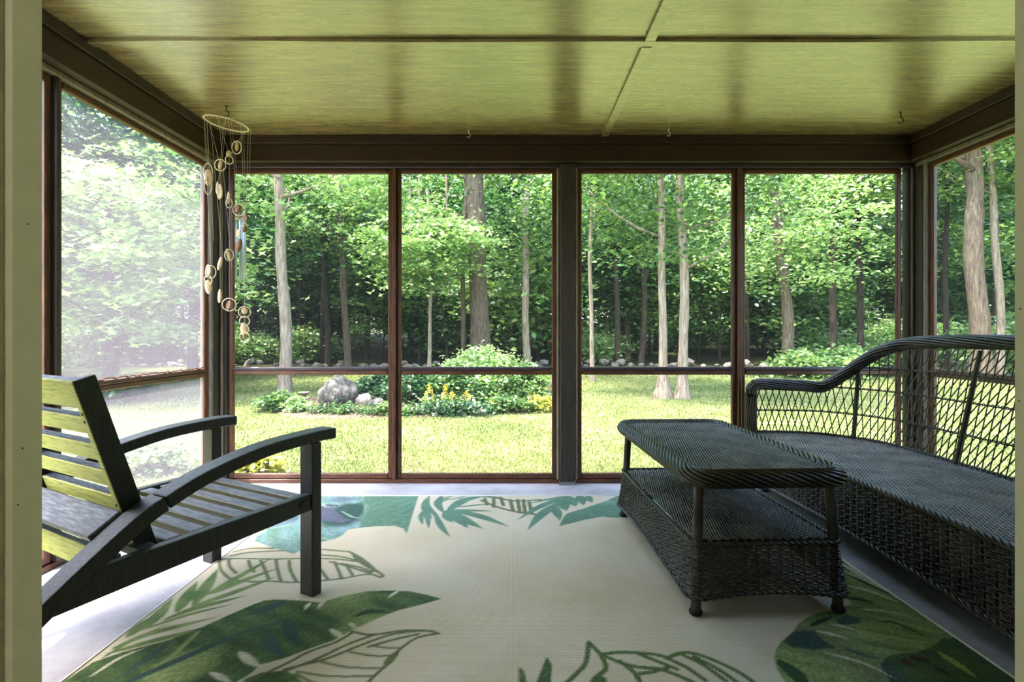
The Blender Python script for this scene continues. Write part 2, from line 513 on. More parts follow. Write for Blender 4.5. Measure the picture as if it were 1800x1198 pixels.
# ------------------------------------------------------------------ dimensions
CZ = 2.28            # ceiling height
XL, XR = -1.95, 2.675  # screen planes of the side walls
YB = 3.50            # screen plane of the back wall
YH = 0.45            # outer face of the house wall
GZ = -0.15           # lawn level
def on_ground(px, py, z=GZ):
    Y = FPX * (1.0 - z) / (py - 584.0)
    return Vector(((px - 900.0) * Y / FPX, Y, z))

# ------------------------------------------------------------------ structure: floor
fl = MB()
fl.box(XL-0.12, XR+0.12, YH-0.15, YB+0.12, -0.32, 0.0)
tag(fl.build('floor', M['concrete'], bevel=0.01), kind='structure')

# ------------------------------------------------------------------ structure: ceiling with plywood panels and battens
ce = MB(); ce.box(XL-0.02, XR+0.02, YH, YB+0.02, CZ+0.012, CZ+0.05)
ceiling = tag(ce.build('ceiling', M['under']), kind='structure')
SX, SY = 0.60, 2.3125
rngc = random.Random(3)
def ceiling_panel(x0, x1, y0, y1):
    nx, ny = 14, 8
    V = []; F = []
    ph = rngc.random()*6
    for j in range(ny+1):
        for i in range(nx+1):
            u, v = i/nx, j/ny
            x = x0+(x1-x0)*u; y = y0+(y1-y0)*v
            z = CZ + 0.003*math.sin(u*7+ph)*math.sin(v*3+ph*2)
            V.append((x, y, z))
    nn = len(V)
    V += [(x, y, z+0.011) for x, y, z in V]
    W = nx+1
    for j in range(ny):
        for i in range(nx):
            a = j*W+i
            F.append((a, a+W, a+W+1, a+1)); F.append((a+nn, a+1+nn, a+W+1+nn, a+W+nn))
    for i in range(nx):
        F.append((i, i+1, i+1+nn, i+nn)); a = ny*W+i; F.append((a+1, a, a+nn, a+1+nn))
    for j in range(ny):
        a = j*W; F.append((a+W, a, a+nn, a+W+nn)); a = j*W+nx; F.append((a, a+W, a+W+nn, a+nn))
    b = MB(); b.add(V, F)
    return b.build('ceiling_panel', M['ceiling'], ceiling, smooth=False)
for (y0, y1) in ((SY+0.003, YB), (SY-1.22, SY-0.003), (YH, SY-1.226)):
    for (x0, x1) in ((XL, SX-0.003), (SX+0.003, XR)):
        ceiling_panel(x0, x1, y0, y1)
def batten_path(pts, w, side):
    b = MB(); b.sweep_rect(pts, w, 0.014, side=side)
    return b.build('ceiling_batten', M['ceiling'], ceiling)
pts = [(x, SY+0.004*math.sin(x*2.1+0.4), CZ-0.0085+0.003*math.sin(x*3.3)) for x in np.linspace(XL, XR, 40)]
batten_path(pts, 0.045, Vector((0,-1,0)))
pts = [(x, SY-1.223, CZ-0.0085) for x in np.linspace(XL, XR, 6)]
batten_path(pts, 0.045, Vector((0,-1,0)))
for (y0, y1) in ((SY+0.026, YB-0.09), (SY-1.198, SY-0.026), (YH+0.01, SY-1.25)):
    batten_path([(SX, y, CZ-0.0085) for y in np.linspace(y0, y1, 5)], 0.045, Vector((1,0,0)))

# ------------------------------------------------------------------ structure: screened walls
wall_back = tag(empty('wall_back', (0, YB, 0)), kind='structure')
wall_left = tag(empty('wall_left', (XL, 2, 0)), kind='structure')
wall_right = tag(empty('wall_right', (XR, 2, 0)), kind='structure')
def part(name, parent, mats, boxes, bevel=0.003, smooth=False):
    """boxes in world coordinates, stored relative to the parent's location"""
    b = MB(); L = parent.location
    for bx in boxes:
        x0,x1,y0,y1,z0,z1 = bx
        b.box(x0-L.x, x1-L.x, y0-L.y, y1-L.y, z0-L.z, z1-L.z)
    return b.build(name, mats, parent, bevel=bevel, smooth=smooth)
# back wall
part('header_beam', wall_back, M['beam_x'], [(XL, XR, 3.42, 3.56, 2.113, 2.224)])
part('header_board', wall_back, M['beam_x'], [(XL, XR, 3.405, 3.56, 2.2245, CZ-0.001)])
part('head_jamb', wall_back, M['railtop'], [(XL, XR, 3.475, 3.56, 2.088, 2.1128)])
part('sill', wall_back, M['red_x'], [(XL, XR, 3.49, 3.57, 0.0, 0.026)])
# post in the middle, with beads and its metal foot
part('post', wall_back, M['post'], [(0.318, 0.412, 3.462, 3.56, 0.0, 2.1128)], 0.004)
for (a, b_) in ((0.296, 0.314), (0.416, 0.434)):
    part('bead', wall_back, M['bead'], [(a, b_, 3.474, 3.54, 0.0265, 2.0875)], 0.005)
part('post_foot', wall_back, M['metal'], [(0.312, 0.418, 3.452, 3.461, 0.0, 0.018), (0.312, 0.317, 3.452, 3.48, 0.0, 0.03), (0.413, 0.418, 3.452, 3.48, 0.0, 0.03)], 0.001)
# slim mullions between paired screens
for xc in (-0.7815, 1.5075):
    part('mullion', wall_back, M['red_v'], [(xc-0.013, xc+0.013, 3.478, 3.55, 0.0265, 2.0875)], 0.004)
# corner posts
for (xa, xb, s) in ((XL-0.07, XL+0.02, 1), (XR-0.02, XR+0.07, -1)):
    part('corner_post', wall_back, M['post'], [(xa, xb, 3.452, 3.57, 0.0, 2.1128)], 0.004)
    c = (XL+0.032) if s > 0 else (XR-0.032)
    part('corner_bead', wall_back, M['bead'], [(c-0.010, c+0.010, 3.468, 3.53, 0.0265, 2.0875)], 0.006)
    c2 = (XL+0.052) if s > 0 else (XR-0.052)
    part('corner_bead', wall_back, M['post'], [(c2-0.009, c2+0.009, 3.478, 3.53, 0.0265, 2.0875)], 0.005)

def make_window(name, axis, a0, a1, plane, inward, frayed=False, seed=0, mesh='screen'):
    """screen sash: axis 'x' on the back wall, 'y' on a side wall; opening a0..a1; inward = +-1 towards the porch"""
    w = tag(empty(name, ((a0+a1)/2, plane, 0) if axis == 'x' else (plane, (a0+a1)/2, 0)), kind='structure')
    cz0, cz1 = 0.062, 2.0576
    fw = 0.030
    d0, d1 = (plane - 0.0, plane + 0.028)
    if inward > 0: d0, d1 = plane - 0.028, plane
    def bx(name_, lo, hi, z0, z1, mat, t0=0.0, t1=0.0, bev=0.005):
        e0, e1 = d0 - t0, d1 + t1
        box = (lo, hi, e0, e1, z0, z1) if axis == 'x' else (e0, e1, lo, hi, z0, z1)
        return part(name_, w, mat, [box], bev)
    mr = M['red_x'] if axis == 'x' else M['red_y']
    bx('stile', a0-fw, a0, 0.0265, 2.0875, M['red_v']); bx('stile', a1, a1+fw, 0.0265, 2.0875, M['red_v'])
    bx('top_rail', a0+0.0005, a1-0.0005, cz1, 2.0875, mr)
    bx('bottom_rail', a0+0.0005, a1-0.0005, 0.0265, cz0, mr)
    bx('middle_rail', a0+0.0005, a1-0.0005, 0.718, 0.748, mr)
    bx('rail_cap', a0+0.0005, a1-0.0005, 0.7482, 0.770, M['railtop'] if axis == 'x' else mr, 0.004 if inward < 0 else 0, 0.004 if inward > 0 else 0)
    dm = (d0+d1)/2
    for (zn, z0, z1) in (('lower', cz0, 0.718), ('upper', 0.770, cz1)):
        b = MB(); nx = 6
        for i in range(nx+1):
            for z in (z0, z1):
                a = a0+(a1-a0)*i/nx
                p = Vector((a, dm, z)) if axis == 'x' else Vector((dm, a, z))
                b.v.append(tuple(p - w.location))
        for i in range(nx):
            b.f.append((2*i, 2*i+2, 2*i+3, 2*i+1)); b.m.append(0)
        s = b.build('insect_screen', M[mesh], w)
        s['label'] = 'fine grey insect screen'
    if frayed:
        r = random.Random(seed); b = MB(); L = w.location
        pp = [Vector((dm + inward*0.014, a, 0.772+0.010*r.random())) - L for a in np.linspace(a0+0.02, a1-0.02, 70)]
        b.tube(pp, 0.004, 5)
        b.build('frayed_spline', M['red_y'], w)
    return w
make_window('window_1', 'x', -1.854, -0.825, YB, -1)
make_window('window_2', 'x', -0.738, 0.266, YB, -1)
make_window('window_3', 'x', 0.464, 1.4636, YB, -1)
make_window('window_4', 'x', 1.5515, 2.562, YB, -1)
# side walls
for (wl_, X, s) in ((wall_left, XL, 1), (wall_right, XR, -1)):
    def xs(a, b): return (min(X+s*a, X+s*b), max(X+s*a, X+s*b))
    x0, x1 = xs(-0.06, 0.08)
    part('header_beam', wl_, M['beam_y'], [(x0, x1, YH, 3.4195, 2.113, 2.224)])
    x0, x1 = xs(-0.06, 0.095)
    part('header_board', wl_, M['beam_y'], [(x0, x1, YH, 3.4045, 2.2245, CZ-0.001)])
    x0, x1 = xs(-0.06, 0.025)
    part('head_jamb', wl_, M['bead'], [(x0, x1, YH, 3.4515, 2.088, 2.1128)])
    x0, x1 = xs(-0.07, 0.01)
    part('sill', wl_, M['red_y'], [(x0, x1, YH, 3.4515, 0.0, 0.026)])
    x0, x1 = xs(-0.05, 0.022)
    part('mullion', wl_, M['post'], [(x0, x1, 2.232, 2.25, 0.0265, 2.0875)], 0.004)
    part('post', wl_, M['post'], [(x0, x1, YH, 1.10, 0.0265, 2.0875)], 0.004)
    part('corner_bead', wl_, M['bead'], [(x0, x1, 3.374, 3.40, 0.0265, 2.0875)], 0.006)
    part('corner_bead', wl_, M['post'], [(x0, x1, 3.404, 3.45, 0.0265, 2.0875)], 0.006)
make_window('window_5', 'y', 2.283, 3.342, XL, 1, True, 4, 'screen_hazed')
make_window('window_6', 'y', 1.135, 2.199, XL, 1, mesh='screen_hazed')
make_window('window_7', 'y', 2.283, 3.342, XR, -1)
make_window('window_8', 'y', 1.135, 2.199, XR, -1)

# roof over the porch with its eaves
rf = MB()
rf.box(XL-0.135, XR+0.35, -3.4, YB+0.30, CZ+0.12, CZ+0.26)
rf.box(XL-0.135, XR+0.35, YB+0.26, YB+0.30, CZ+0.02, CZ+0.12)
rf.box(XL-0.135, XL-0.10, YH, YB+0.30, CZ-0.02, CZ+0.12)
rf.box(XR+0.31, XR+0.35, YH, YB+0.30, CZ+0.02, CZ+0.12)
tag(rf.build('ceiling_roof', M['roof']), kind='structure')

# house wall with the doorway the camera stands in, and the room behind it
hw = MB()
DX0, DX1 = -0.402, 0.430
hw.box(-2.6, DX0-0.03, 0.30, YH, 0.0, CZ+0.1)
hw.box(DX1+0.03, 3.3, 0.30, YH, 0.0, CZ+0.1)
hw.box(DX0-0.03, DX1+0.03, 0.30, YH, 2.06, CZ+0.1)
tag(hw.build('wall_near', M['siding']), kind='structure')
def jamb(name, xa, xb):
    j = tag(empty(name, ((xa+xb)/2, 0.4, 0)), kind='structure')
    part('jamb_face', j, M['jamb'], [(xa, xb, 0.4195, YH+0.004, 0.0, 2.06)], 0.004)
    part('jamb_stop', j, M['jamb_tan'], [(xa-(0.0 if xa < 0 else -0.002), xb-(0.002 if xa < 0 else 0.0), 0.295, 0.419, 0.0, 2.06)], 0.001)
    return j
j1 = jamb('trim_1', DX0-0.03, DX0)
j2 = jamb('trim_2', DX1, DX1+0.03)
for (j, x, s, marks) in ((j1, DX0, 1, ((0.432, 0.905), (0.437, 1.09), (0.428, 0.86))), (j2, DX1, -1, ((0.446, 0.942), (0.445, 1.02)))):
    for (y, z) in marks:
        b = MB(); L = j.location
        b.lathe([(0.0007, -0.0003), (0.0007, 0.0003)], 8)
        o = b.build('nail_hole', M['hole'], j)
        o.rotation_euler = (0, math.pi/2, 0); o.location = (x - L.x, y - L.y, z)
tag(MB().box(-2.6, 3.3, -3.4, 0.295, -0.32, 0.0).build('floor_room', M['concrete']), kind='structure')
tag(MB().box(-2.6, -2.5, -3.4, 0.295, 0.0, CZ+0.1).build('wall_room_left', M['plaster']), kind='structure')
tag(MB().box(3.2, 3.3, -3.4, 0.295, 0.0, CZ+0.1).build('wall_room_right', M['plaster']), kind='structure')
tag(MB().box(-2.6, 3.3, -3.5, -3.4, 0.0, CZ+0.1).build('wall_room_back', M['plaster']), kind='structure')
tag(MB().box(-2.6, 3.3, -3.5, 0.295, CZ+0.101, CZ+0.115).build('ceiling_room', M['plaster']), kind='structure')
# fill lamp added out of view, lights the door frame and chair back
m_, n_, l_, b_ = new_mat('added fill lamp glass')
b_.inputs['Emission Color'].default_value = (1.0, 0.93, 0.78, 1); b_.inputs['Emission Strength'].default_value = 22.0
M['lamp'] = m_
lampE = tag(empty('fill_lamp', (0.2, -1.2, CZ+0.1)), 'unseen fill lamp added in the room behind the doorway', 'lamp')
MB().lathe([(0.09, -0.03), (0.09, 0.0)], 20).build('canopy', M['metal'], lampE)
MB().lathe([(0.02, -0.15), (0.12, -0.13), (0.17, -0.08), (0.17, -0.03), (0.15, -0.03)], 24).build('fill_lamp_shade', M['lamp'], lampE, smooth=True)

# ------------------------------------------------------------------ ground
gx = np.linspace(-60, 60, 61); gy = np.concatenate([np.linspace(-6, 20, 40), np.linspace(21, 90, 36)])
GXg, GYg = np.meshgrid(gx, gy)
def ground_z(x, y):
    return GZ + np.maximum(0, y-19)*0.035 + 0.02*np.sin(x*0.5)*np.sin(y*0.43)*np.clip((y-5)/5, 0, 1)
GV = np.stack([GXg, GYg, ground_z(GXg, GYg)], -1).reshape(-1, 3)
W_ = len(gx)
idx = np.arange(len(GV)).reshape(len(gy), W_)
GF = np.stack([idx[:-1,:-1], idx[:-1,1:], idx[1:,1:], idx[1:,:-1]], -1).reshape(-1, 4)
# leave a hole under the house and porch
cx = GV[GF].mean(1)
keep = ~((cx[:,0] > XL-1.2) & (cx[:,0] < XR+1.0) & (cx[:,1] < 2.8))
gr = np_mesh('floor_ground', GV, GF, M['ground'], smooth=True)
tag(gr, kind='structure')

rs = np.random.RandomState(7)
# lawn grass
N = 190000
u = rs.rand(N)
gyy = 3.75 + 11.5*u**1.7
gxx = (rs.rand(N)*2-1)*(gyy*1.0+1.5)
ok = ~((gxx > XL-0.2) & (gxx < XR+0.2) & (gyy < YB+0.2))
gxx, gyy = gxx[ok], gyy[ok]; N = len(gxx)
hgt = (0.014+0.018*rs.rand(N))*(1+0.03*gyy); wid = 0.0025+0.0007*gyy
ang = rs.rand(N)*2*np.pi; ln = rs.randn(N, 2)*0.022
gz = ground_z(gxx, gyy)
b0 = np.stack([gxx-np.cos(ang)*wid, gyy-np.sin(ang)*wid, gz-0.004], -1)
b1 = np.stack([gxx+np.cos(ang)*wid, gyy+np.sin(ang)*wid, gz-0.004], -1)
tp = np.stack([gxx+ln[:,0], gyy+ln[:,1], gz+hgt], -1)
V = np.stack([b0, b1, tp], 1).reshape(-1, 3)
patch = 0.5+0.28*np.sin(gxx*1.3+np.sin(gyy*0.9)*2)*np.sin(gyy*1.1+gxx*0.4)
tint = np.repeat(np.clip(patch+rs.randn(N)*0.22, 0, 1), 3)
gro = np_mesh('lawn_grass', V, np.arange(3*N).reshape(-1, 3), M['grass'], attr={'tint': tint})
tag(gro, 'short sunlit green and straw coloured lawn grass outside the porch', 'grass', kind='stuff')

# ------------------------------------------------------------------ foliage tools
def leaf_arrays(C, size, rs, tilt=0.55, droop=0.25, lobed=False, tintbase=None):
    n = len(C)
    az = rs.rand(n)*2*np.pi
    nrm = np.stack([rs.randn(n)*tilt, rs.randn(n)*tilt, np.ones(n)], -1)
    nrm /= np.linalg.norm(nrm, axis=1, keepdims=True)
    d = np.stack([np.cos(az), np.sin(az), -droop*rs.rand(n)], -1)
    d -= nrm*np.sum(d*nrm, 1, keepdims=True); d /= np.linalg.norm(d, axis=1, keepdims=True)
    s = np.cross(nrm, d)
    L = (size*(0.6+0.8*rs.rand(n)))[:, None]
    tint = np.clip((0.5 if tintbase is None else tintbase)+rs.randn(n)*0.2, 0, 1)
    if not lobed:
        v0 = C - d*L*0.5; v2 = C + d*L*0.5
        v1 = C + s*L*0.30 + nrm*L*0.08; v3 = C - s*L*0.30 + nrm*L*0.08
        V = np.stack([v0, v1, v2, v3], 1).reshape(-1, 3)
        b = np.arange(n)[:, None]*4
        F = np.concatenate([b+np.array([[0,1,2]]), b+np.array([[0,2,3]])], 0)
        return V, F, np.repeat(tint, 4)
    # five pointed leaf
    pts = [(-0.5,0),(-0.12,0.20),(-0.05,0.5),(0.12,0.17),(0.55,0),(0.12,-0.17),(-0.05,-0.5),(-0.12,-0.20)]
    vv = [C + d*L*a + s*L*b_ + nrm*L*(0.10*abs(b_)) for a, b_ in pts]
    V = np.stack(vv, 1).reshape(-1, 3)
    b = np.arange(n)[:, None]*8
    tris = [(0,1,7),(1,2,3),(1,3,4),(1,4,7),(7,4,5),(7,5,6)]
    F = np.concatenate([b+np.array([t]) for t in tris], 0)
    return V, F, np.repeat(tint, 8)

def clumps(rs, n_cl, per, shape, clump_r, flat=0.3):
    """shape(rs,n)->centres; each clump is a flattened spray of leaves"""
    cc = shape(rs, n_cl)
    r = clump_r*(0.6+0.8*rs.rand(n_cl))
    o = rs.randn(n_cl, per, 3)*0.5
    o[:, :, 2] *= flat
    # sprays droop at their rim
    rad = np.linalg.norm(o[:, :, :2], axis=2)
    o[:, :, 2] -= 0.12*rad**2
    P = cc[:, None, :] + o*r[:, None, None]
    tb = np.repeat(0.5+rs.randn(n_cl)*0.14, per)
    return P.reshape(-1, 3), tb

def ellipsoid(rx, ry, z0, z1, hollow=0.45):
    def f(rs, n):
        d = rs.randn(n, 3); d /= np.linalg.norm(d, axis=1, keepdims=True)
        q = (hollow+(1-hollow)*rs.rand(n))**0.8
        p = d*q[:, None]
        p[:, 0] *= rx; p[:, 1] *= ry; p[:, 2] = (z0+z1)/2 + p[:, 2]*(z1-z0)/2
        return p
    return f
def column(rx, ry, z0, z1):
    def f(rs, n):
        a = rs.rand(n)*2*np.pi; q = np.sqrt(rs.rand(n))*0.6+0.4*rs.rand(n)
        z = z0+(z1-z0)*rs.rand(n)
        return np.stack([np.cos(a)*q*rx, np.sin(a)*q*ry, z], -1)
    return f

def foliage(name, parent, mat, P, tb, size, rs, lobed=False, tilt=0.55):
    V, F, T = leaf_arrays(P, size, rs, tilt=tilt, lobed=lobed, tintbase=tb)
    return np_mesh(name, V, F, mat, parent, attr={'tint': T}, kind='stuff')

def trunk_mesh(name, parent, mat, base_r, top_r, height, lean=(0,0), wob=0.05, seed=0, n=12, flare=1.5, zstart=-0.15):
    r = random.Random(seed)
    K = 24; pts = []; rad = []
    px, py = r.random()*6, r.random()*6
    for i in range(K+1):
        t = (i/K)**1.5; z = zstart+(height-zstart)*t
        pts.append((lean[0]*t+wob*(math.sin(px+t*6)+0.4*math.sin(py+t*17))*t**0.5, lean[1]*t+wob*math.sin(py+t*5)*t, z))
        q = base_r+(top_r-base_r)*t
        q *= 1+(flare-1)*math.exp(-max(0.0, z)*5.0)
        rad.append(q*(1+0.16*(r.random()-0.5)))
    pts[0] = (pts[1][0]*0.6, pts[1][1]*0.6, pts[0][2])
    b = MB(); b.tube(pts, rad, n, cap=True)
    return b.build(name, mat, parent, smooth=True), pts

def limb(parent, mat, p0, d, L, r0, seed):
    r = random.Random(seed); d = Vector(d).normalized(); p = Vector(p0); pts = [p.copy()]; rad = [r0]
    for i in range(6):
        d = (d + Vector((r.uniform(-.25,.25), r.uniform(-.25,.25), r.uniform(-.1,.22)))).normalized()
        p = p + d*(L/6); pts.append(p.copy()); rad.append(r0*(1-(i+1)/6.6))
    b = MB(); b.tube(pts, rad, 7)
    return b.build('branch', mat, parent, smooth=True)

# ------------------------------------------------------------------ near and middle trees measured one by one
def yard_tree(px, py, width_px, lean_px, height, bark, label, crown=None, leaf=None, n_cl=70, per=70, size=0.13, clump=0.8,
              group=None, limbs=4, seed=1, name='tree', lobed=False, flare=1.5, limb_z=None):
    base = on_ground(px, py)
    t = tag(empty(name, base), label, 'tree', group)
    r = width_px*base.y/FPX/2
    lean = lean_px*base.y/FPX
    tr, pts_ = trunk_mesh('trunk', t, M[bark], r, r*0.62, height, (lean, 0.1), 0.13*min(1, r*8), seed, 14, flare)
    rs = np.random.RandomState(seed+100)
    rr = random.Random(seed)
    for k in range(limbs):
        zz = (limb_z or height*0.5) + rr.random()*height*0.4
        zz = min(zz, height*0.97)
        f = zz/height
        a = k*2.4+rr.random()
        limb(t, M[bark], (lean*f, 0.1*f, zz), (math.cos(a), math.sin(a), 0.35), 1.6+rr.random()*1.2, r*0.35, seed*10+k)
    if crown:
        P, tb = clumps(rs, n_cl, int(per*1.15), crown, clump*0.92, 0.24)
        foliage('foliage', t, M[leaf], P, tb, size*0.82, rs, lobed)
    return t

yard_tree(500, 697, 21, -20, 7.0, 'bark_pale', 'pale shaggy barked tree beside the stone birdbath',
          ellipsoid(2.7, 2.3, 2.6, 8.0), 'leaf_lite', 140, 70, 0.13, 0.8, seed=1, lobed=True, limb_z=3.2)
yard_tree(1166, 698, 15, -13, 7.5, 'bark_pale', 'slim pale barked tree with flared roots, left of a straight twin on the lawn',
          ellipsoid(2.3, 2.1, 2.2, 8.4), 'leaf', 130, 70, 0.12, 0.7, seed=2, limb_z=2.6, flare=2.6)
yard_tree(1198, 699, 17, 11, 8.0, 'bark_pale', 'pale barked tree standing close beside a tree with flared roots',
          ellipsoid(2.5, 2.1, 2.0, 8.8), 'leaf', 150, 70, 0.12, 0.75, seed=3, limb_z=2.2, flare=2.0)
yard_tree(842, 652, 36, -6, 11, 'bark', 'thick grey trunked oak behind the shrub bed, forking high up',
          ellipsoid(3.6, 2.6, 6.6, 11.0), 'leaf', 70, 80, 0.17, 1.2, seed=4, limb_z=5.0, limbs=6)
yard_tree(816, 651, 9, -2, 9, 'bark', 'narrow trunk rising right beside the thick oak', None, seed=5, limbs=2)
yard_tree(756, 656, 7, -3, 5.2, 'bark_pale', 'slender maple with a spreading pale crown behind the shrub bed',
          ellipsoid(1.9, 1.4, 2.0, 4.8, 0.2), 'leaf_lite', 90, 75, 0.17, 0.75, seed=6, limb_z=2.6, lobed=True)
yard_tree(610, 648, 13, -16, 9, 'bark', 'forked grey trunk at the wood edge behind the boulder',
          ellipsoid(2.4, 2.0, 3.2, 7.5), 'leaf', 60, 80, 0.17, 1.0, seed=7, limb_z=4.0)
yard_tree(576, 644, 11, -16, 9.5, 'bark_dark', 'dark straight trunk behind the boulder, beside a forked grey one',
          ellipsoid(2.2, 1.8, 4.2, 8.5), 'leaf', 45, 80, 0.18, 1.0, seed=8)
yard_tree(437, 640, 16, -2, 9.5, 'bark_dark', 'dark trunk seen behind the hanging tube chime',
          ellipsoid(2.4, 2.0, 3.2, 8.0), 'leaf', 50, 80, 0.18, 1.0, seed=9)
yard_tree(928, 648, 13, -6, 10, 'bark_pale', 'mottled trunk with a thin companion stem right of the oak',
          ellipsoid(2.2, 1.8, 3.4, 8.5), 'leaf', 55, 80, 0.17, 1.0, seed=10)
yard_tree(1042, 670, 8, -4, 6.6, 'bark_pale', 'thin pale tree on the shaded lawn near the wood edge',
          ellipsoid(1.7, 1.5, 3.4, 7.0), 'leaf', 50, 70, 0.14, 0.8, seed=11)
yard_tree(1087, 643, 10, -2, 9, 'bark_dark', 'dark trunk in the wood between two thin trees',
          ellipsoid(2.1, 1.8, 3.6, 8.0), 'leaf', 50, 80, 0.18, 1.0, seed=12)
yard_tree(1126, 643, 11, 26, 8.5, 'bark_dark', 'dark leaning trunk behind the pale twin trees', None, seed=13, limbs=2)
yard_tree(1384, 662, 20, -20, 7.6, 'bark', 'stout light grey trunk behind the wicker sofa arm',
          ellipsoid(2.2, 1.8, 2.0, 6.5, 0.3), 'leaf_lite', 90, 75, 0.15, 0.9, seed=14, limb_z=3.0)
yard_tree(1465, 650, 13, -4, 9.5, 'bark_dark', 'straight dark trunk left of another straight dark trunk',
          ellipsoid(2.0, 1.8, 4.0, 8.5), 'leaf', 50, 80, 0.17, 1.0, seed=15)
yard_tree(1513, 648, 12, 0, 9.5, 'bark_dark', 'straight dark trunk right of its darker neighbour',
          ellipsoid(2.0, 1.8, 4.0, 8.5), 'leaf', 50, 80, 0.17, 1.0, seed=16)
yard_tree(1728, 668, 32, -18, 8.2, 'bark', 'broad double trunk outside the screen behind the sofa back',
          ellipsoid(2.8, 2.2, 5.0, 9.0), 'leaf', 80, 80, 0.15, 1.0, seed=17)
yard_tree(1757, 664, 13, -4, 8.0, 'bark_pale', 'slim mottled trunk with a side limb, beside the broad double trunk',
          ellipsoid(2.2, 2.0, 4.5, 8.4), 'leaf', 60, 80, 0.15, 0.9, seed=18)
yard_tree(1664, 652, 9, 2, 9.0, 'bark_dark', 'thin dark trunk outside the screen next to the corner post',
          ellipsoid(1.8, 1.6, 4.5, 8.4), 'leaf_deep', 50, 80, 0.16, 0.9, seed=19)

# sunlit maples on the left side of the yard
def maple(X, Y, seed, label, rx, z0, z1, leaf, n_cl, size=0.15):
    t = tag(empty('maple_tree', (X, Y, GZ)), label, 'tree')
    trunk_mesh('trunk', t, M['bark_dark'], 0.12, 0.06, z1*0.9, (0.1, 0), 0.05, seed)
    rr = random.Random(seed)
    for k in range(6):
        a = k*1.05; limb(t, M['bark_dark'], (0, 0, z0+(z1-z0)*rr.uniform(.1,.7)), (math.cos(a), math.sin(a), 0.25), rx*0.9, 0.035, seed*7+k)
    rs = np.random.RandomState(seed)
    P, tb = clumps(rs, n_cl, 75, ellipsoid(rx, rx*0.9, z0, z1, 0.35), 0.75, 0.22)
    foliage('foliage', t, M[leaf], P, tb, size, rs, True, 0.4)
    return t
maple(-7.2, 9.4, 31, 'pale leaved maple with layered sprays outside the left screens', 2.6, 0.6, 4.4, 'leaf_lite', 150)
maple(-10.6, 10.8, 32, 'tall rounded deep green maple behind the pale leaved one', 3.4, 1.2, 8.6, 'leaf_deep', 210, 0.16)
maple(-8.6, 14.2, 33, 'spreading deep green maple at the wood edge left of the porch', 3.2, 1.0, 8.6, 'leaf_deep', 190, 0.16)

# ------------------------------------------------------------------ forest: prototypes and copies
def forest_proto(seed, leaf, bark, h, rx, z0, lean):
    t = empty('forest_tree', (0, 0, 0))
    trunk_mesh('trunk', t, M[bark], 0.13, 0.06, h*0.95, (lean, 0), 0.22, seed, 9, 1.4, -0.4)
    rs = np.random.RandomState(seed)
    P, tb = clumps(rs, 150, 60, ellipsoid(rx, rx, z0, h, 0.2), 1.25, 0.35)
    foliage('foliage', t, M[leaf], P, tb, 0.24, rs)
    return t
FG = 'trees of the wood behind the lawn'
protos = [forest_proto(51, 'leaf_deep', 'bark_dark', 11, 2.6, 1.8, 0.3), forest_proto(52, 'leaf', 'bark', 12, 2.8, 2.6, -0.3),
          forest_proto(53, 'leaf_deep', 'bark', 10, 2.4, 1.2, 0.2), forest_proto(54, 'leaf', 'bark_dark', 13, 3.0, 3.2, -0.1)]
FLAB = ['dark trunked tree deep in the wood with a deep green crown', 'tall brown trunked tree deep in the wood with a mid green crown',
        'low crowned deep green tree in the wood', 'tall dark trunked tree in the wood with a high crown']
rr = random.Random(11)
used = [False]*4
spots = []
for row, (Y, n) in enumerate(((21.0, 9), (25.5, 12), (31, 16), (38, 22), (46, 26))):
    for i in range(n):
        f = -1.12+2.24*(i+0.5)/n
        X = f*Y+rr.uniform(-0.9, 0.9)
        spots.append((X, Y+rr.uniform(-1.6, 1.6), row))
for i in range(7):      # the wood goes on along both sides of the lot
    spots.append((-15.5-2.0*(i % 2)+rr.uniform(-.6, .6), -3.0+2.9*i, 0))
    spots.append((16.5+2.0*(i % 2)+rr.uniform(-.6, .6), -2.0+2.8*i, 0))
for (X, Y, row) in spots:
    k = rr.randrange(4)
    o = protos[k] if not used[k] else copy_tree(protos[k])
    used[k] = True
    o.location = (X, Y, float(ground_z(X, Y)))
    o.rotation_euler = (0, 0, rr.random()*6.28)
    s = rr.uniform(0.8, 1.1)*(1.0 if row < 2 else 1.15)
    o.scale = (s, s, s*rr.uniform(0.85, 1.05))
    tag(o, FLAB[k], 'tree', FG)

# saplings and understory
def sapling_proto(seed, leaf, h, rx, size=0.17, ncl=40):
    t = empty('sapling', (0, 0, 0))
    MB().tube([(0, 0, -0.2), (0.05, 0.02, h*0.5), (0.02, 0, h*0.95)], [0.03, 0.022, 0.008], 6).build('stem', M['bark_dark'], t, smooth=True)
    rs = np.random.RandomState(seed)
    P, tb = clumps(rs, ncl, 50, ellipsoid(rx, rx, 0.08*h, h, 0.15), 0.75, 0.3)
    foliage('foliage', t, M[leaf], P, tb, size, rs)
    return t
SG = 'saplings at the edge of the wood'
sp = [sapling_proto(61, 'leaf', 3.6, 1.5, 0.19, 70), sapling_proto(62, 'leaf', 5.4, 1.7, 0.19, 90), sapling_proto(63, 'leaf_lite', 1.5, 1.3, 0.17, 50)]
SLAB = ['mid green bushy sapling under the wood edge', 'tall leafy sapling reaching up between the wood edge trunks', 'low spreading pale green sapling on the wood floor']
us = [False]*3
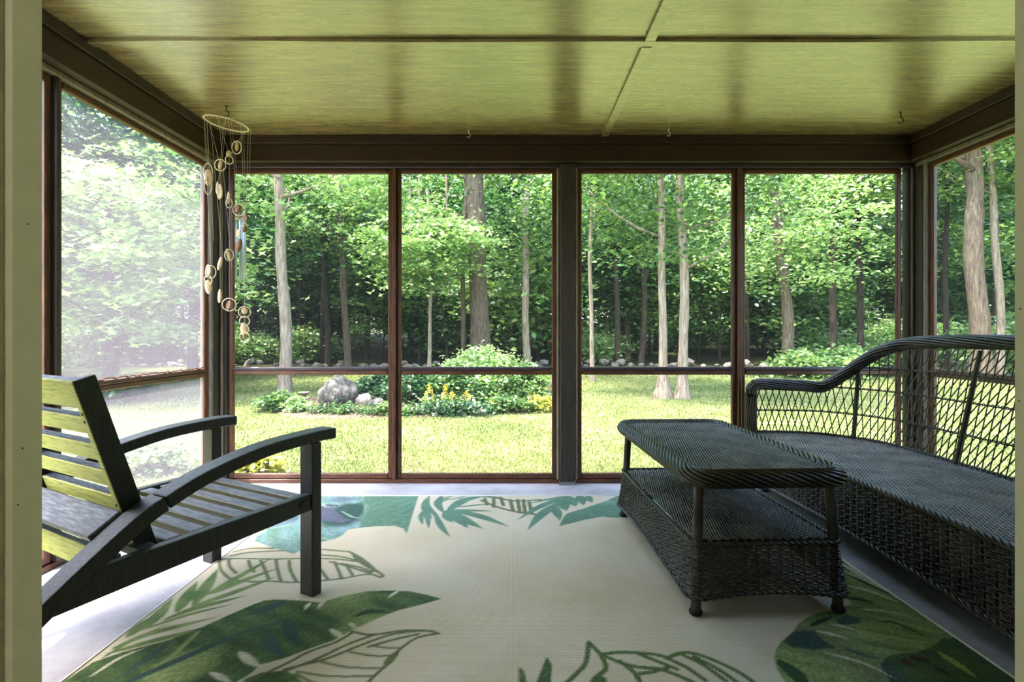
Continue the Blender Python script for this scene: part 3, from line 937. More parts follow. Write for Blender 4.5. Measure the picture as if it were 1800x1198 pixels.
for (Y, n) in ((19.2, 20), (22.5, 22), (27, 24), (33, 26), (41, 30)):
    for i in range(n):
        X = (-1.1+2.2*(i+rr.uniform(0.2, 0.8))/n)*Y; Yy = Y+rr.uniform(-0.9, 0.9)
        k = rr.randrange(3)
        o = sp[k] if not us[k] else copy_tree(sp[k])
        us[k] = True
        o.location = (X, Yy, float(ground_z(X, Yy))); o.rotation_euler = (0, 0, rr.random()*6.28)
        s = rr.uniform(0.8, 1.25); o.scale = (s, s, s)
        tag(o, SLAB[k], 'sapling', SG)

for i in range(9):
    for sx in (-1, 1):
        k = rr.randrange(3); o = copy_tree(sp[k])
        X, Yy = sx*(13.6+rr.uniform(0, 2.5)), -2.5+2.2*i+rr.uniform(-.5, .5)
        o.location = (X, Yy, float(ground_z(X, Yy))); o.rotation_euler = (0, 0, rr.random()*6.28)
        tag(o, SLAB[k], 'sapling', SG)
# thin bare poles between the trees
pole = MB().tube([(0, 0, -0.3), (0.05, 0.02, 2.5), (-0.03, 0.05, 5), (0.06, 0, 8)], [0.075, 0.065, 0.055, 0.035], 8).build('forest_pole', M['bark'], smooth=True)
pole2 = MB().tube([(0, 0, -0.3), (-0.08, 0.02, 2.5), (-0.22, 0.05, 5), (-0.3, 0, 8)], [0.10, 0.09, 0.075, 0.05], 8).build('forest_pole', M['bark_dark'], smooth=True)
for i in range(50):
    k = i % 2; src = (pole, pole2)[k]
    o = src if i < 2 else src.copy()
    if i >= 2: COL.objects.link(o)
    Y = rr.uniform(18.5, 30); X = rr.uniform(-1.0, 1.05)*Y
    o.location = (X, Y, float(ground_z(X, Y))); o.rotation_euler = (0, 0, rr.random()*6.28)
    s = rr.uniform(0.8, 1.4); o.scale = (s, s, 1)
    tag(o, ('slim greyish bare stemmed young tree in the wood', 'slim dark leaning young tree in the wood')[k], 'tree', 'young stems in the wood')

# pale house far behind the wood
hE = tag(empty('house', (-0.9, 46, float(ground_z(-0.9, 46)))), 'pale grey gabled house glimpsed far behind the oak', 'house')
b = MB(); b.box(-4, 4, 0, 6, 0, 3.2); b.add([(-4,0,3.2),(4,0,3.2),(0,0,5.4),(-4,6,3.2),(4,6,3.2),(0,6,5.4)], [(0,1,2),(3,5,4)])
b.build('wall', M['plaster'], hE)
b = MB(); b.sweep_rect([(-4.4,3,2.95),(0,3,5.45)], 6.8, 0.15, side=Vector((0,1,0))); b.sweep_rect([(0,3,5.45),(4.4,3,2.95)], 6.8, 0.15, side=Vector((0,1,0)))
b.build('roof', M['roof'], hE)
for x in (-2.2, 1.2):
    f_ = MB().box(x, x+1.0, -0.06, 0.0, 1.0, 2.3).build('window', M['jamb'], hE)
    MB().box(x+0.1, x+0.9, -0.075, -0.061, 1.1, 2.2).build('pane', M['under'], f_)

# field stone wall along the wood edge
sw = tag(empty('stone_row', (0, 17.6, GZ)), 'low tumbled row of field stones along the edge of the wood', 'stone row')
def stone_mesh(seed, sx, sy, sz, sub=2):
    import bmesh
    bm = bmesh.new(); bmesh.ops.create_icosphere(bm, subdivisions=sub, radius=1.0)
    r = np.random.RandomState(seed); ph = r.rand(6)*6
    for v in bm.verts:
        c = v.co
        d = 1+0.16*math.sin(c.x*2.3+ph[0])+0.12*math.sin(c.y*3.1+ph[1])+0.10*math.sin(c.z*3.7+ph[2])+0.06*math.sin(c.x*7+c.y*6+ph[3])
        v.co = Vector((c.x*sx*d, c.y*sy*d, c.z*sz*d))
    me = bpy.data.meshes.new('stone'); bm.to_mesh(me); bm.free()
    return me
sm = [stone_mesh(i, 0.26, 0.2, 0.15, 1) for i in range(4)]
for m in sm: m.materials.append(M['stone_pale'])
for i in range(110):
    o = bpy.data.objects.new('stone', sm[i % 4]); COL.objects.link(o); o.parent = sw
    X = -17+34*(i/110)+rr.uniform(-.15, .15)
    o.location = (X, rr.uniform(-.2, .2)+0.3*math.sin(X*0.4), rr.choice([0.04, 0.04, 0.16])); o.rotation_euler = (rr.uniform(-.3,.3), rr.uniform(-.3,.3), rr.random()*6)
    s = rr.uniform(0.4, 0.85); o.scale = (s, s, s)

# ------------------------------------------------------------------ garden bed with boulder, birdbath, shrubs
def blob_rock(name, px, py, w_px, h_px, seed, mat, label, depth=0.8):
    p = on_ground(px, py); k = p.y/FPX
    me = stone_mesh(seed, w_px*k/2, w_px*k/2*depth, h_px*k*0.58, 4)
    me.materials.append(M[mat])
    for f in me.polygons: f.use_smooth = True
    o = bpy.data.objects.new(name, me); COL.objects.link(o)
    o.location = (p.x, p.y+w_px*k/2*depth*0.6, GZ+h_px*k*0.40)
    tag(o, label, 'rock')
    return o
blob_rock('boulder', 585, 722, 70, 62, 5, 'stone', 'large rounded mottled grey boulder on the garden bed')
blob_rock('rock', 634, 719, 34, 27, 8, 'stone_pale', 'low pale rock touching the right side of the boulder')
blob_rock('rock', 660, 718, 30, 20, 12, 'stone', 'low darker grey rock half hidden by the shrubs')
blob_rock('rock', 715, 722, 11, 11, 13, 'stone_pale', 'small pale stone at the front of the shrub bed')
blob_rock('rock', 972, 708, 16, 34, 14, 'stone_pale', 'white upright rock at the end of the shrub bed')
# bed
bedp = [on_ground(x, y, GZ+0.012) for x, y in ((455,712),(480,722),(530,734),(600,734),(680,732),(760,731),(850,726),(940,724),(985,718),(990,700),(930,690),(820,684),(720,684),(620,690),(520,700),(470,704))]
bm_ = catmull([(p.x, p.y, GZ+0.012) for p in bedp], 4, True)
b = MB(); c = sum(bm_, Vector())/len(bm_)
b.v = [tuple(p) for p in bm_] + [(c.x, c.y, GZ+0.05)] + [(p.x, p.y, GZ-0.05) for p in bm_]
nb = len(bm_)
for i in range(nb):
    j = (i+1) % nb
    b.f.append((i, j, nb)); b.m.append(0)
    b.f.append((i+nb+1, j+nb+1, j, i)); b.m.append(0)
tag(b.build('floor_garden_bed', M['mulch'], smooth=True), kind='structure')
# birdbath
p = on_ground(534, 714)
bb = tag(empty('birdbath', (p.x, p.y, GZ)), 'small stone birdbath between the shaggy tree and the boulder', 'birdbath')
MB().lathe([(0.055,0),(0.06,0.02),(0.032,0.05),(0.026,0.12),(0.036,0.17),(0.05,0.185)], 14).build('pedestal', M['stone_pale'], bb, smooth=True)
MB().lathe([(0.03,0.18),(0.07,0.19),(0.10,0.215),(0.098,0.225),(0.07,0.205),(0.01,0.2)], 16).build('bowl', M['stone_pale'], bb, smooth=True)

def shrub(px, py, w_px, h_px, leaf, label, seed, size=0.07, n_cl=90, per=45, name='shrub', flower=None, depth=0.8):
    p = on_ground(px, py); k = p.y/FPX
    t = tag(empty(name, (p.x, p.y, GZ)), label, 'shrub')
    rs = np.random.RandomState(seed)
    rx = w_px*k/2; h = h_px*k
    def f(rs_, n):
        a = rs_.rand(n)*2*np.pi; q = np.sqrt(rs_.rand(n))
        z = (rs_.rand(n)**0.55)*np.sqrt(1-0.8*q**2)*h*0.97
        return np.stack([np.cos(a)*q*rx*0.92, np.sin(a)*q*rx*depth*0.92, z+0.03], -1)
    P, tb = clumps(rs, n_cl, per, f, max(0.12, rx*0.3), 0.5)
    P[:, 2] = np.maximum(P[:, 2], 0.015)
    foliage('foliage', t, M[leaf], P, tb, size, rs)
    r = random.Random(seed)
    for i in range(5):
        a = i*1.3; MB().tube([(0, 0, -0.03), (math.cos(a)*rx*0.3, math.sin(a)*rx*0.3, h*0.45), (math.cos(a)*rx*0.5, math.sin(a)*rx*0.5, h*0.8)], [0.012, 0.009, 0.004], 5).build('stem', M['bark_dark'], t, smooth=True)
    if flower:
        Pf, tf = clumps(rs, 10, 14, f, 0.12, 0.6); Pf[:, 2] += 0.03
        foliage('blossoms', t, M[flower], Pf, tf, size*0.7, rs)
    return t
shrub(735, 712, 120, 66, 'leaf_deep', 'deep green shrub behind the goldenrod stems', 71)
shrub(812, 712, 120, 74, 'leaf', 'mid green shrub in the middle of the bed', 72)
shrub(905, 714, 150, 78, 'leaf', 'broad leafy green shrub at the wide end of the bed', 73, n_cl=90)
shrub(845, 692, 150, 84, 'leaf_lite', 'pale green rounded shrub rising behind the bed', 74, size=0.075, n_cl=90)
shrub(668, 704, 80, 44, 'leaf_deep', 'dark green shrub behind the low rocks', 75)
shrub(945, 722, 58, 24, 'leaf_yel', 'low yellow green mound beside the white rock', 76, 0.045, 40, 45)
shrub(488, 722, 70, 30, 'leaf', 'leafy ground plants at the foot of the shaggy tree', 77, 0.06, 40, 40)
shrub(520, 724, 44, 20, 'leaf_lite', 'pale green leafy clump in front of the birdbath', 78, 0.06, 26, 40)
shrub(600, 728, 110, 12, 'leaf', 'low green groundcover in front of the boulder', 79, 0.045, 36, 30, depth=0.3)
shrub(690, 730, 100, 18, 'leaf', 'low mixed groundcover below the dark shrub', 80, 0.05, 36, 36, depth=0.3)
shrub(800, 730, 150, 22, 'leaf_deep', 'low deep green plants along the front of the bed', 81, 0.05, 50, 36, depth=0.25)
shrub(890, 726, 100, 24, 'leaf', 'low leafy plants in front of the broad shrub', 82, 0.05, 40, 36, depth=0.3)
shrub(195, 706, 130, 40, 'leaf_deep', 'dark low bush on the lawn outside the left screens', 83, 0.09, 60, 45)
shrub(1440, 664, 170, 56, 'leaf_lite', 'pale undergrowth below the stout grey trunk', 84, 0.14, 70, 45)
shrub(1540, 660, 150, 50, 'leaf', 'green undergrowth below the two straight dark trunks', 85, 0.14, 60, 45)
shrub(262, 828, 140, 56, 'leaf_lite', 'white flowering clump growing against the left screens', 86, 0.05, 60, 40, flower='flower_white')
shrub(446, 838, 70, 44, 'leaf_yel', 'yellow green leafy plant outside the corner of the back screens', 87, 0.055, 30, 30)
def goldenrod(px, py, h_px, seed, label):
    p = on_ground(px, py); k = p.y/FPX; h = h_px*k
    t = tag(empty('goldenrod', (p.x, p.y, GZ)), label, 'flower', 'goldenrod stems in the bed')
    rs = np.random.RandomState(seed)
    for i in range(4):
        dx, dy = rs.randn(2)*0.05
        MB().tube([(dx*0.3, dy*0.3, -0.02), (dx, dy, h)], [0.006, 0.003], 5).build('stem', M['leaf'], t)
    z = rs.rand(90); P = np.stack([rs.randn(90)*0.06*(1.1-z), rs.randn(90)*0.06*(1.1-z), h*(0.45+0.6*z)], -1)
    foliage('blossoms', t, M['flower_yel'], P, None, 0.035, rs)
    z = rs.rand(120); P = np.stack([rs.randn(120)*0.07, rs.randn(120)*0.07, h*0.55*z+0.02], -1)
    foliage('foliage', t, M['leaf'], P, None, 0.06, rs)
for i, (x, y, h) in enumerate(((754, 726, 48), (783, 726, 48), (795, 727, 36), (820, 724, 36), (867, 724, 24))):
    goldenrod(x, y, h, 90+i, 'yellow plumed goldenrod stems in front of the shrubs')

# ------------------------------------------------------------------ rug with printed leaves
RX0, RX1, RY0, RY1 = -1.282, 1.446, 0.62, 3.200
def rp(x, y):
    d = y-584.0
    return ((x-900.0)/d, FPX/d)
res = 0.003
nxs = int(round((RX1-RX0)/res)); nys = int(round((RY1-RY0)/res))
nxs -= nxs % 2; nys -= nys % 2
xs_ = RX0+(np.arange(nxs)+0.5)*(RX1-RX0)/nxs; ys_ = RY0+(np.arange(nys)+0.5)*(RY1-RY0)/nys
PX, PY = np.meshgrid(xs_, ys_)
def lin(r, g, b): return np.array(srgb(r, g, b)[:3])
CREAM = lin(208, 200, 179)
img = np.tile(CREAM, (nys, nxs, 1)).astype(np.float64)
rsr = np.random.RandomState(5)
def smooth_noise(f, seed):
    r = np.random.RandomState(seed); out = np.zeros_like(PX)
    for k in range(7):
        a = r.rand()*6.28; q = f*(0.5+r.rand()*1.3)
        out += np.sin((PX*np.cos(a)+PY*np.sin(a))*q+r.rand()*6.28 + 1.3*np.sin((PX*np.sin(a)-PY*np.cos(a))*q*0.7+r.rand()*6))
    return out/7
NZ1 = smooth_noise(16, 1); NZ2 = smooth_noise(38, 2); NZ3 = smooth_noise(9, 3); GR = rsr.rand(nys//2, nxs//2).repeat(2, 0).repeat(2, 1)
def poly_mask(pp):
    pp = np.asarray(pp)
    i0 = np.searchsorted(xs_, pp[:,0].min()); i1 = np.searchsorted(xs_, pp[:,0].max())
    j0 = np.searchsorted(ys_, pp[:,1].min()); j1 = np.searchsorted(ys_, pp[:,1].max())
    sl = (slice(j0, j1), slice(i0, i1))
    X = PX[sl]; Y = PY[sl]; ins = np.zeros(X.shape, bool)
    n = len(pp)
    for k in range(n):
        x1, y1 = pp[k]; x2, y2 = pp[(k+1) % n]
        if y1 == y2: continue
        c = ((y1 > Y) != (y2 > Y)) & (X < (x2-x1)*(Y-y1)/(y2-y1)+x1)
        ins ^= c
    return sl, ins
def fill(px_pts, c0, c1, c2=None, raw=False, streak=None):
    pp = [p if raw else rp(*p) for p in px_pts]
    sl, ins = poly_mask(pp)
    a = np.clip(0.5+0.7*NZ1[sl]+0.35*NZ2[sl], 0, 1)[..., None]
    if streak:
        ax, ay = streak
        s = np.sin((PX[sl]*ax+PY[sl]*ay)*1.0+2.0*NZ3[sl]); a = np.clip(a*0.6+0.28*(s[..., None]+1)*0.7, 0, 1)
    col = c0*(1-a)+c1*a
    if c2 is not None:
        m = np.clip((NZ3[sl]-0.15)*3, 0, 1)[..., None]; col = col*(1-m)+c2*m
    col = col*(0.66+0.68*GR[sl][..., None])
    img[sl][ins] = col[ins]
def stroke(px_pts, w, c, raw=False, taper=True, c2=None):
    """line of width w metres through the points; leaf-like taper when asked"""
    pp = [Vector((*(p if raw else rp(*p)), 0)) for p in px_pts]
    if len(pp) > 2: pp = catmull(pp, 5)
    q = np.array([[p.x, p.y] for p in pp]); seg = np.linalg.norm(np.diff(q, axis=0), axis=1); cum = np.concatenate([[0], np.cumsum(seg)]); tot = cum[-1]
    i0, i1 = np.searchsorted(xs_, [q[:,0].min()-w, q[:,0].max()+w]); j0, j1 = np.searchsorted(ys_, [q[:,1].min()-w, q[:,1].max()+w])
    sl = (slice(j0, j1), slice(i0, i1)); X = PX[sl]; Y = PY[sl]
    if X.size == 0: return
    best = np.full(X.shape, 9.0)
    for k in range(len(seg)):
        ax, ay = q[k]; dx, dy = q[k+1]-q[k]
        t = np.clip(((X-ax)*dx+(Y-ay)*dy)/max(seg[k]**2, 1e-12), 0, 1)
        d = np.hypot(X-ax-t*dx, Y-ay-t*dy)
        if taper:
            f = (cum[k]+t*seg[k])/tot
            ww = w/2*np.clip(np.sin(np.pi*(0.06+0.94*f)**0.8), 0.05, 1)
        else: ww = w/2
        best = np.minimum(best, d-ww)
    m = best < 0
    cc = c*(0.84+0.32*GR[sl][..., None]) if c2 is None else (c+(c2-c)*np.clip(0.5+NZ2[sl], 0, 1)[..., None])*(0.84+0.32*GR[sl][..., None])
    img[sl][m] = cc[m]
G_D = lin(52,80,54); G_M = lin(92,118,70); G_L = lin(134,152,98); TEAL = lin(58,88,82); BLUE = lin(138,168,174); BLUE_D = lin(86,100,118); PURP = lin(100,94,112)
OUT = lin(104,116,84); WHT = lin(208,204,184); OLV = lin(98,110,72); SEA = lin(104,144,124); SEA_L = lin(156,186,170)
# blue-green leaves at the far left
fill([(447,953),(452,943),(468,936),(466,926),(474,906),(492,890),(540,872),(736,872),(715,940),(709,931),(693,926),(660,927),(631,930),(612,933),(601,944),(587,950),(565,955),(550,960),(515,976),(478,964)], BLUE, SEA, TEAL, streak=(60,40))
fill([(640,872),(736,872),(715,940),(709,931),(693,926),(660,927),(631,930),(640,905)], SEA, SEA*0.8, SEA_L*0.8, streak=(70,-50))
fill([(560,893),(575,888),(596,889),(590,900),(604,912),(618,916),(600,921),(575,918),(560,914)], PURP, BLUE_D)
fill([(470,928),(500,905),(525,893),(525,915),(510,925),(480,932)], BLUE_D*0.9, BLUE)
fill([(560,880),(600,874),(640,880),(625,886),(590,884)], BLUE_D, BLUE)
for a in ([(470,932),(500,926),(525,927)], [(560,946),(575,950),(588,951)], [(600,900),(625,912),(640,906)], [(560,884),(575,893),(600,892)]):
    stroke(a, 0.012, SEA_L)
# outlined leaf left
for a in ([(385,985),(430,984),(478,985),(540,984),(590,985),(632,990)], [(385,988),(390,1007),(408,1021),(440,1025),(475,1024),(516,1026),(566,1023),(603,1019),(647,1012),(668,1017)],
          [(410,972),(440,966),(480,966)], [(406,979),(440,973),(500,970)], [(566,968),(600,971),(618,974),(641,992),(672,1013),(668,1018)], [(566,978),(600,981),(632,989)]):
    stroke(a, 0.013, OUT, taper=False)
stroke([(618,974),(641,992),(672,1014)], 0.035, OUT)
for a in ([(402,987),(404,998),(415,1010)], [(437,987),(440,998),(447,1008)], [(458,987),(464,1000),(472,1020)], [(485,987),(488,1004),(494,1025)], [(508,988),(511,1006),(522,1026)],
          [(540,986),(545,1002),(556,1024)], [(563,1003),(570,1012),(577,1022)], [(588,990),(594,1003),(601,1020)], [(608,994),(614,1004),(620,1014)], [(580,990),(605,996),(650,1010)], [(600,993),(630,999),(655,1008)]):
    stroke(a, 0.014, OUT, taper=False)
# palm fronds along the left edge
for a, w in (([(312,1077),(330,1050),(347,1024)], 0.05), ([(341,1066),(362,1035),(384,1001)], 0.05), ([(361,1050),(420,1016),(481,981)], 0.034), ([(375,1046),(430,1022),(492,1000)], 0.034),
             ([(340,1068),(400,1048),(470,1022),(490,1014)], 0.034), ([(290,1092),(340,1073),(400,1058),(437,1048)], 0.034), ([(258,1106),(282,1080),(304,1053)], 0.045), ([(225,1122),(246,1104),(268,1086)], 0.04),
             ([(200,1142),(260,1118),(330,1100),(388,1086)], 0.03), ([(190,1152),(260,1132),(340,1112),(400,1092)], 0.028), ([(250,1110),(330,1084),(420,1062)], 0.02), ([(180,1160),(230,1130),(300,1098)], 0.018)):
    stroke(a, w, G_M*1.05, c2=G_L)
# big banana leaf
fill([(776,1055),(750,1048),(719,1042),(680,1041),(647,1042),(603,1050),(563,1062),(539,1059),(510,1057),(487,1056),(464,1058),(443,1066),(400,1085),(350,1108),(303,1126),(216,1149),(164,1167),(117,1198),(60,1240),(260,1290),(380,1230),(423,1198),(438,1190),(458,1172),(499,1161),(545,1143),(586,1129),(621,1109),(656,1094),(696,1077),(743,1065)], G_D, G_M, G_L, streak=(36,70))
for a, w, c in (([(160,1235),(239,1196),(341,1152),(420,1117),(478,1100),(540,1090)], 0.03, TEAL), ([(466,1118),(480,1140),(500,1158)], 0.045, TEAL), ([(502,1092),(512,1118),(530,1142)], 0.045, TEAL*0.8),
                ([(500,1062),(470,1072),(430,1086)], 0.05, TEAL*0.9), ([(625,1086),(650,1078),(690,1080)], 0.03, G_D), ([(300,1130),(260,1160),(200,1200)], 0.03, TEAL), ([(350,1112),(310,1150),(270,1180)], 0.02, G_L)):
    stroke(a, w, c)
for a, w in (([(581,1109),(600,1122),(612,1126)], 0.022), ([(422,1150),(440,1166),(462,1178)], 0.03), ([(700,1042),(690,1048),(682,1054)], 0.016), ([(545,1062),(540,1068),(535,1076)], 0.016), ([(370,1186),(395,1198),(410,1208)], 0.02),
             ([(160,1192),(210,1160),(260,1140)], 0.012), ([(570,1060),(562,1068),(558,1074)], 0.014), ([(615,1098),(622,1104),(630,1106)], 0.014)):
    stroke(a, w, WHT)
fill([(430,1198),(460,1186),(500,1182),(520,1190),(545,1215),(560,1260),(430,1260)], G_D, G_M, G_L)
# outlined leaf lower left of centre
for a in ([(430,1204),(499,1172),(545,1148),(590,1132),(621,1114)], [(499,1184),(560,1160),(610,1136),(660,1118)], [(500,1180),(574,1161),(632,1138),(690,1118),(749,1112),(771,1117)],
          [(618,1113),(653,1119),(705,1112),(749,1112),(771,1117)], [(771,1117),(734,1124),(705,1143),(688,1161),(670,1181),(650,1200),(630,1230)], [(648,1140),(690,1128),(735,1118)]):
    stroke(a, 0.012, OLV, taper=False)
for a in ([(563,1166),(610,1176),(676,1178)], [(615,1149),(655,1156),(690,1156)], [(653,1138),(680,1142),(706,1142)], [(522,1184),(580,1192),(655,1192)], [(520,1188),(560,1206),(640,1214)]):
    stroke(a, 0.009, OLV, taper=False)
stroke([(676,1176),(690,1158),(706,1142)], 0.028, OLV)
# palm in the far middle
for a, w in (([(843,875),(815,881),(790,898),(782,906)], 0.07), ([(792,898),(840,908),(896,928)], 0.06), ([(790,900),(815,915),(850,932)], 0.07), ([(788,902),(805,915),(824,931)], 0.06), ([(784,900),(786,912),(797,921)], 0.05),
             ([(795,898),(830,899),(868,900)], 0.035), ([(795,894),(840,889),(880,886)], 0.022), ([(776,874),(770,888),(782,906)], 0.05), ([(754,872),(752,890),(766,908),(792,946)], 0.03), ([(750,878),(748,896),(760,915)], 0.05),
             ([(746,900),(752,915),(754,932)], 0.03), ([(744,900),(740,910),(743,925)], 0.03), ([(765,908),(776,930),(793,947)], 0.03), ([(800,873),(780,878),(765,890)], 0.02), ([(843,875),(870,876),(905,884)], 0.035),
             ([(790,877),(775,884),(760,886)], 0.02), ([(820,874),(800,878),(780,882)], 0.02)):
    stroke(a, w, SEA*0.75, c2=SEA*0.95)
for a in ([(846,881),(875,893),(910,902),(940,906)], [(880,876),(885,890)], [(868,878),(868,893)], [(852,878),(856,889)], [(897,880),(902,900)], [(910,880),(914,903)], [(920,880),(923,903)], [(930,884),(935,905)], [(860,874),(905,882),(950,880)]):
    stroke(a, 0.022, OUT*0.9, taper=False)
for a, w in (([(1000,872),(950,892),(907,917)], 0.05), ([(980,886),(950,908),(927,934)], 0.06), ([(1000,873),(960,880),(925,888)], 0.03), ([(990,880),(960,888),(930,896)], 0.03), ([(972,890),(980,905),(984,917)], 0.06), ([(985,877),(990,890),(996,900)], 0.09),
             ([(1000,875),(1006,884),(1012,892)], 0.08), ([(1018,872),(1022,880),(1026,890)], 0.06), ([(1034,873),(1036,880),(1042,885)], 0.05)):
    stroke(a, w, SEA*0.75, c2=SEA*0.95)
fill([(983,927),(990,912),(997,904),(1027,895),(1060,884),(1093,870),(1180,870),(1200,900),(1130,908),(1085,912),(1058,910),(1030,915)], SEA*0.8, SEA, SEA_L*0.9, streak=(30,60))
# right side: big leaf, palm and dark leaf
fill([(1478,985),(1500,1004),(1545,1032),(1578,1046),(1640,1088),(1500,1066),(1478,1043),(1430,1044),(1380,1040),(1400,1034),(1450,1040),(1478,1030)], G_M*1.2, G_L*1.1, G_D, streak=(70,30))
for a, w in (([(1478,992),(1520,1018),(1578,1052)], 0.03), ([(1480,1004),(1530,1030),(1590,1060)], 0.022), ([(1482,1030),(1530,1042),(1585,1064)], 0.02)):
    stroke(a, w, WHT)
for a, w in (([(1486,1010),(1540,1036),(1600,1062)], 0.02), ([(1480,1052),(1520,1058),(1548,1068)], 0.025)):
    stroke(a, w, G_D*0.7)
fill([(1361,1160),(1364,1145),(1372,1132),(1394,1113),(1403,1099),(1430,1082),(1467,1075),(1495,1065),(1540,1062),(1600,1064),(1660,1092),(1800,1190),(1860,1260),(1480,1290),(1400,1230),(1378,1198),(1366,1180)], G_M*1.2, G_L*1.25, OLV*1.3, streak=(40,80))
fill([(1378,1130),(1394,1113),(1430,1112),(1448,1130),(1470,1142),(1430,1146),(1390,1140)], G_D, TEAL*0.8)
fill([(1468,1092),(1490,1084),(1515,1090),(1510,1100),(1475,1102)], TEAL, TEAL*1.2)
fill([(1547,1172),(1556,1160),(1570,1153),(1606,1152),(1642,1138),(1655,1126),(1675,1124),(1696,1127),(1784,1190),(1860,1250),(1580,1230)], G_D, G_M*0.7, TEAL*0.8, streak=(20,80))
for a, w, c in (([(1436,1112),(1470,1120),(1494,1127)], 0.014, WHT), ([(1460,1100),(1490,1106),(1515,1117)], 0.014, WHT), ([(1510,1074),(1550,1076),(1590,1084)], 0.012, WHT), ([(1560,1090),(1620,1108),(1670,1120)], 0.012, G_L*1.2), ([(1424,1104),(1445,1094),(1468,1086)], 0.02, G_D*0.6),
                ([(1650,1150),(1690,1176),(1720,1198)], 0.025, lin(150,160,80)), ([(1450,1150),(1520,1170),(1580,1200)], 0.012, WHT*0.9), ([(1370,1165),(1400,1190),(1430,1230)], 0.05, G_D), ([(1480,1140),(1520,1156),(1548,1160)], 0.02, TEAL),
                ([(1600,1160),(1625,1164),(1640,1170)], 0.03, lin(64,44,44)), ([(1585,1164),(1596,1170),(1604,1176)], 0.03, lin(74,50,44)), ([(1640,1176),(1660,1186),(1680,1196)], 0.02, lin(50,40,40)), ([(1540,1094),(1580,1100),(1640,1130)], 0.015, G_D),
                ([(1500,1110),(1560,1122),(1640,1136)], 0.02, G_L*1.25), ([(1520,1134),(1570,1142),(1620,1146)], 0.025, OLV*1.2)):
    stroke(a, w, c)
# outlined leaves at the near middle
for a in ([(995,1205),(1015,1186),(1030,1167),(1035,1132)], [(1035,1132),(1056,1155),(1065,1178),(1047,1194),(1040,1205)], [(1058,1153),(1090,1150),(1119,1151),(1150,1154),(1175,1160)], [(1175,1160),(1189,1154),(1211,1151),(1244,1160),(1300,1186),(1340,1215)],
          [(1060,1155),(1090,1168),(1120,1176),(1160,1180),(1200,1195),(1230,1210)], [(1170,1160),(1205,1176),(1240,1200)], [(1200,1155),(1235,1172),(1275,1200)], [(1120,1152),(1150,1164),(1190,1180)], [(1090,1166),(1115,1186),(1125,1204)], [(1125,1188),(1150,1184),(1172,1178)], [(1220,1158),(1262,1180),(1300,1206)]):
    stroke(a, 0.016, G_M*0.85, taper=False)
fill([(942,1205),(961,1157),(971,1172),(968,1205)], G_D, G_M)
fill([(911,1210),(912,1176),(922,1183),(928,1210)], G_D, G_M)
fill([(1040,1198),(1054,1188),(1066,1196),(1072,1215),(1040,1215)], G_D, G_M)
# near strip that the photograph cuts off: the same leaves go on
rw_ = lambda pts_: pts_
fill([(-1.25,0.66),(-0.5,0.72),(-0.25,1.0),(-0.5,1.15),(-0.9,1.1),(-1.26,1.3)], G_D, G_M, G_L, raw=True)
fill([(0.5,0.68),(1.3,0.7),(1.4,1.3),(1.0,1.2),(0.75,1.0)], G_M, G_L, TEAL, raw=True)
# average the fine raster to the mesh grid
ny_, nx_ = nys//2, nxs//2
grid = img.reshape(ny_, 2, nx_, 2, 3).mean((1, 3))
vx = RX0+(np.arange(nx_)+0.5)*(RX1-RX0)/nx_; vy = RY0+(np.arange(ny_)+0.5)*(RY1-RY0)/ny_
vx[0], vx[-1], vy[0], vy[-1] = RX0+0.006, RX1-0.006, RY0+0.006, RY1-0.006
VX, VY = np.meshgrid(vx, vy)
rc = ((RX0+RX1)/2, (RY0+RY1)/2)
VZ = 0.0075+0.0006*np.sin(VX*9)*np.sin(VY*7)
RV = np.stack([VX-rc[0], VY-rc[1], VZ], -1).reshape(-1, 3)
ii = np.arange(nx_*ny_).reshape(ny_, nx_)
RF = np.stack([ii[:-1,:-1], ii[:-1,1:], ii[1:,1:], ii[1:,:-1]], -1).reshape(-1, 4)
colr = np.concatenate([grid.reshape(-1, 3), np.ones((nx_*ny_, 1))], 1)
rugE = tag(empty('rug', (rc[0], rc[1], 0)), 'flat woven cream rug printed with green and blue tropical leaves', 'rug')
np_mesh('pile', RV, RF, M['rug'], rugE, attr={'print': colr}, smooth=True)
hx, hy = (RX1-RX0)/2, (RY1-RY0)/2
b = MB(); b.tube([(-hx,-hy,0.005),(hx,-hy,0.005),(hx,hy,0.005),(-hx,hy,0.005)], 0.006, 6, closed=True)
b2 = MB()
for (p, q) in (((-hx,-hy),(hx,-hy)),((hx,-hy),(hx,hy)),((hx,hy),(-hx,hy)),((-hx,hy),(-hx,-hy))):
    b2.tube([(p[0],p[1],0.0055),(q[0],q[1],0.0055)], 0.0052, 8)
b2.build('binding', M['rug_edge'], rugE, smooth=True)
b3 = MB(); b3.box(-hx, hx, -hy, hy, 0.0005, 0.0045); b3.build('backing', M['rug_edge'], rugE)

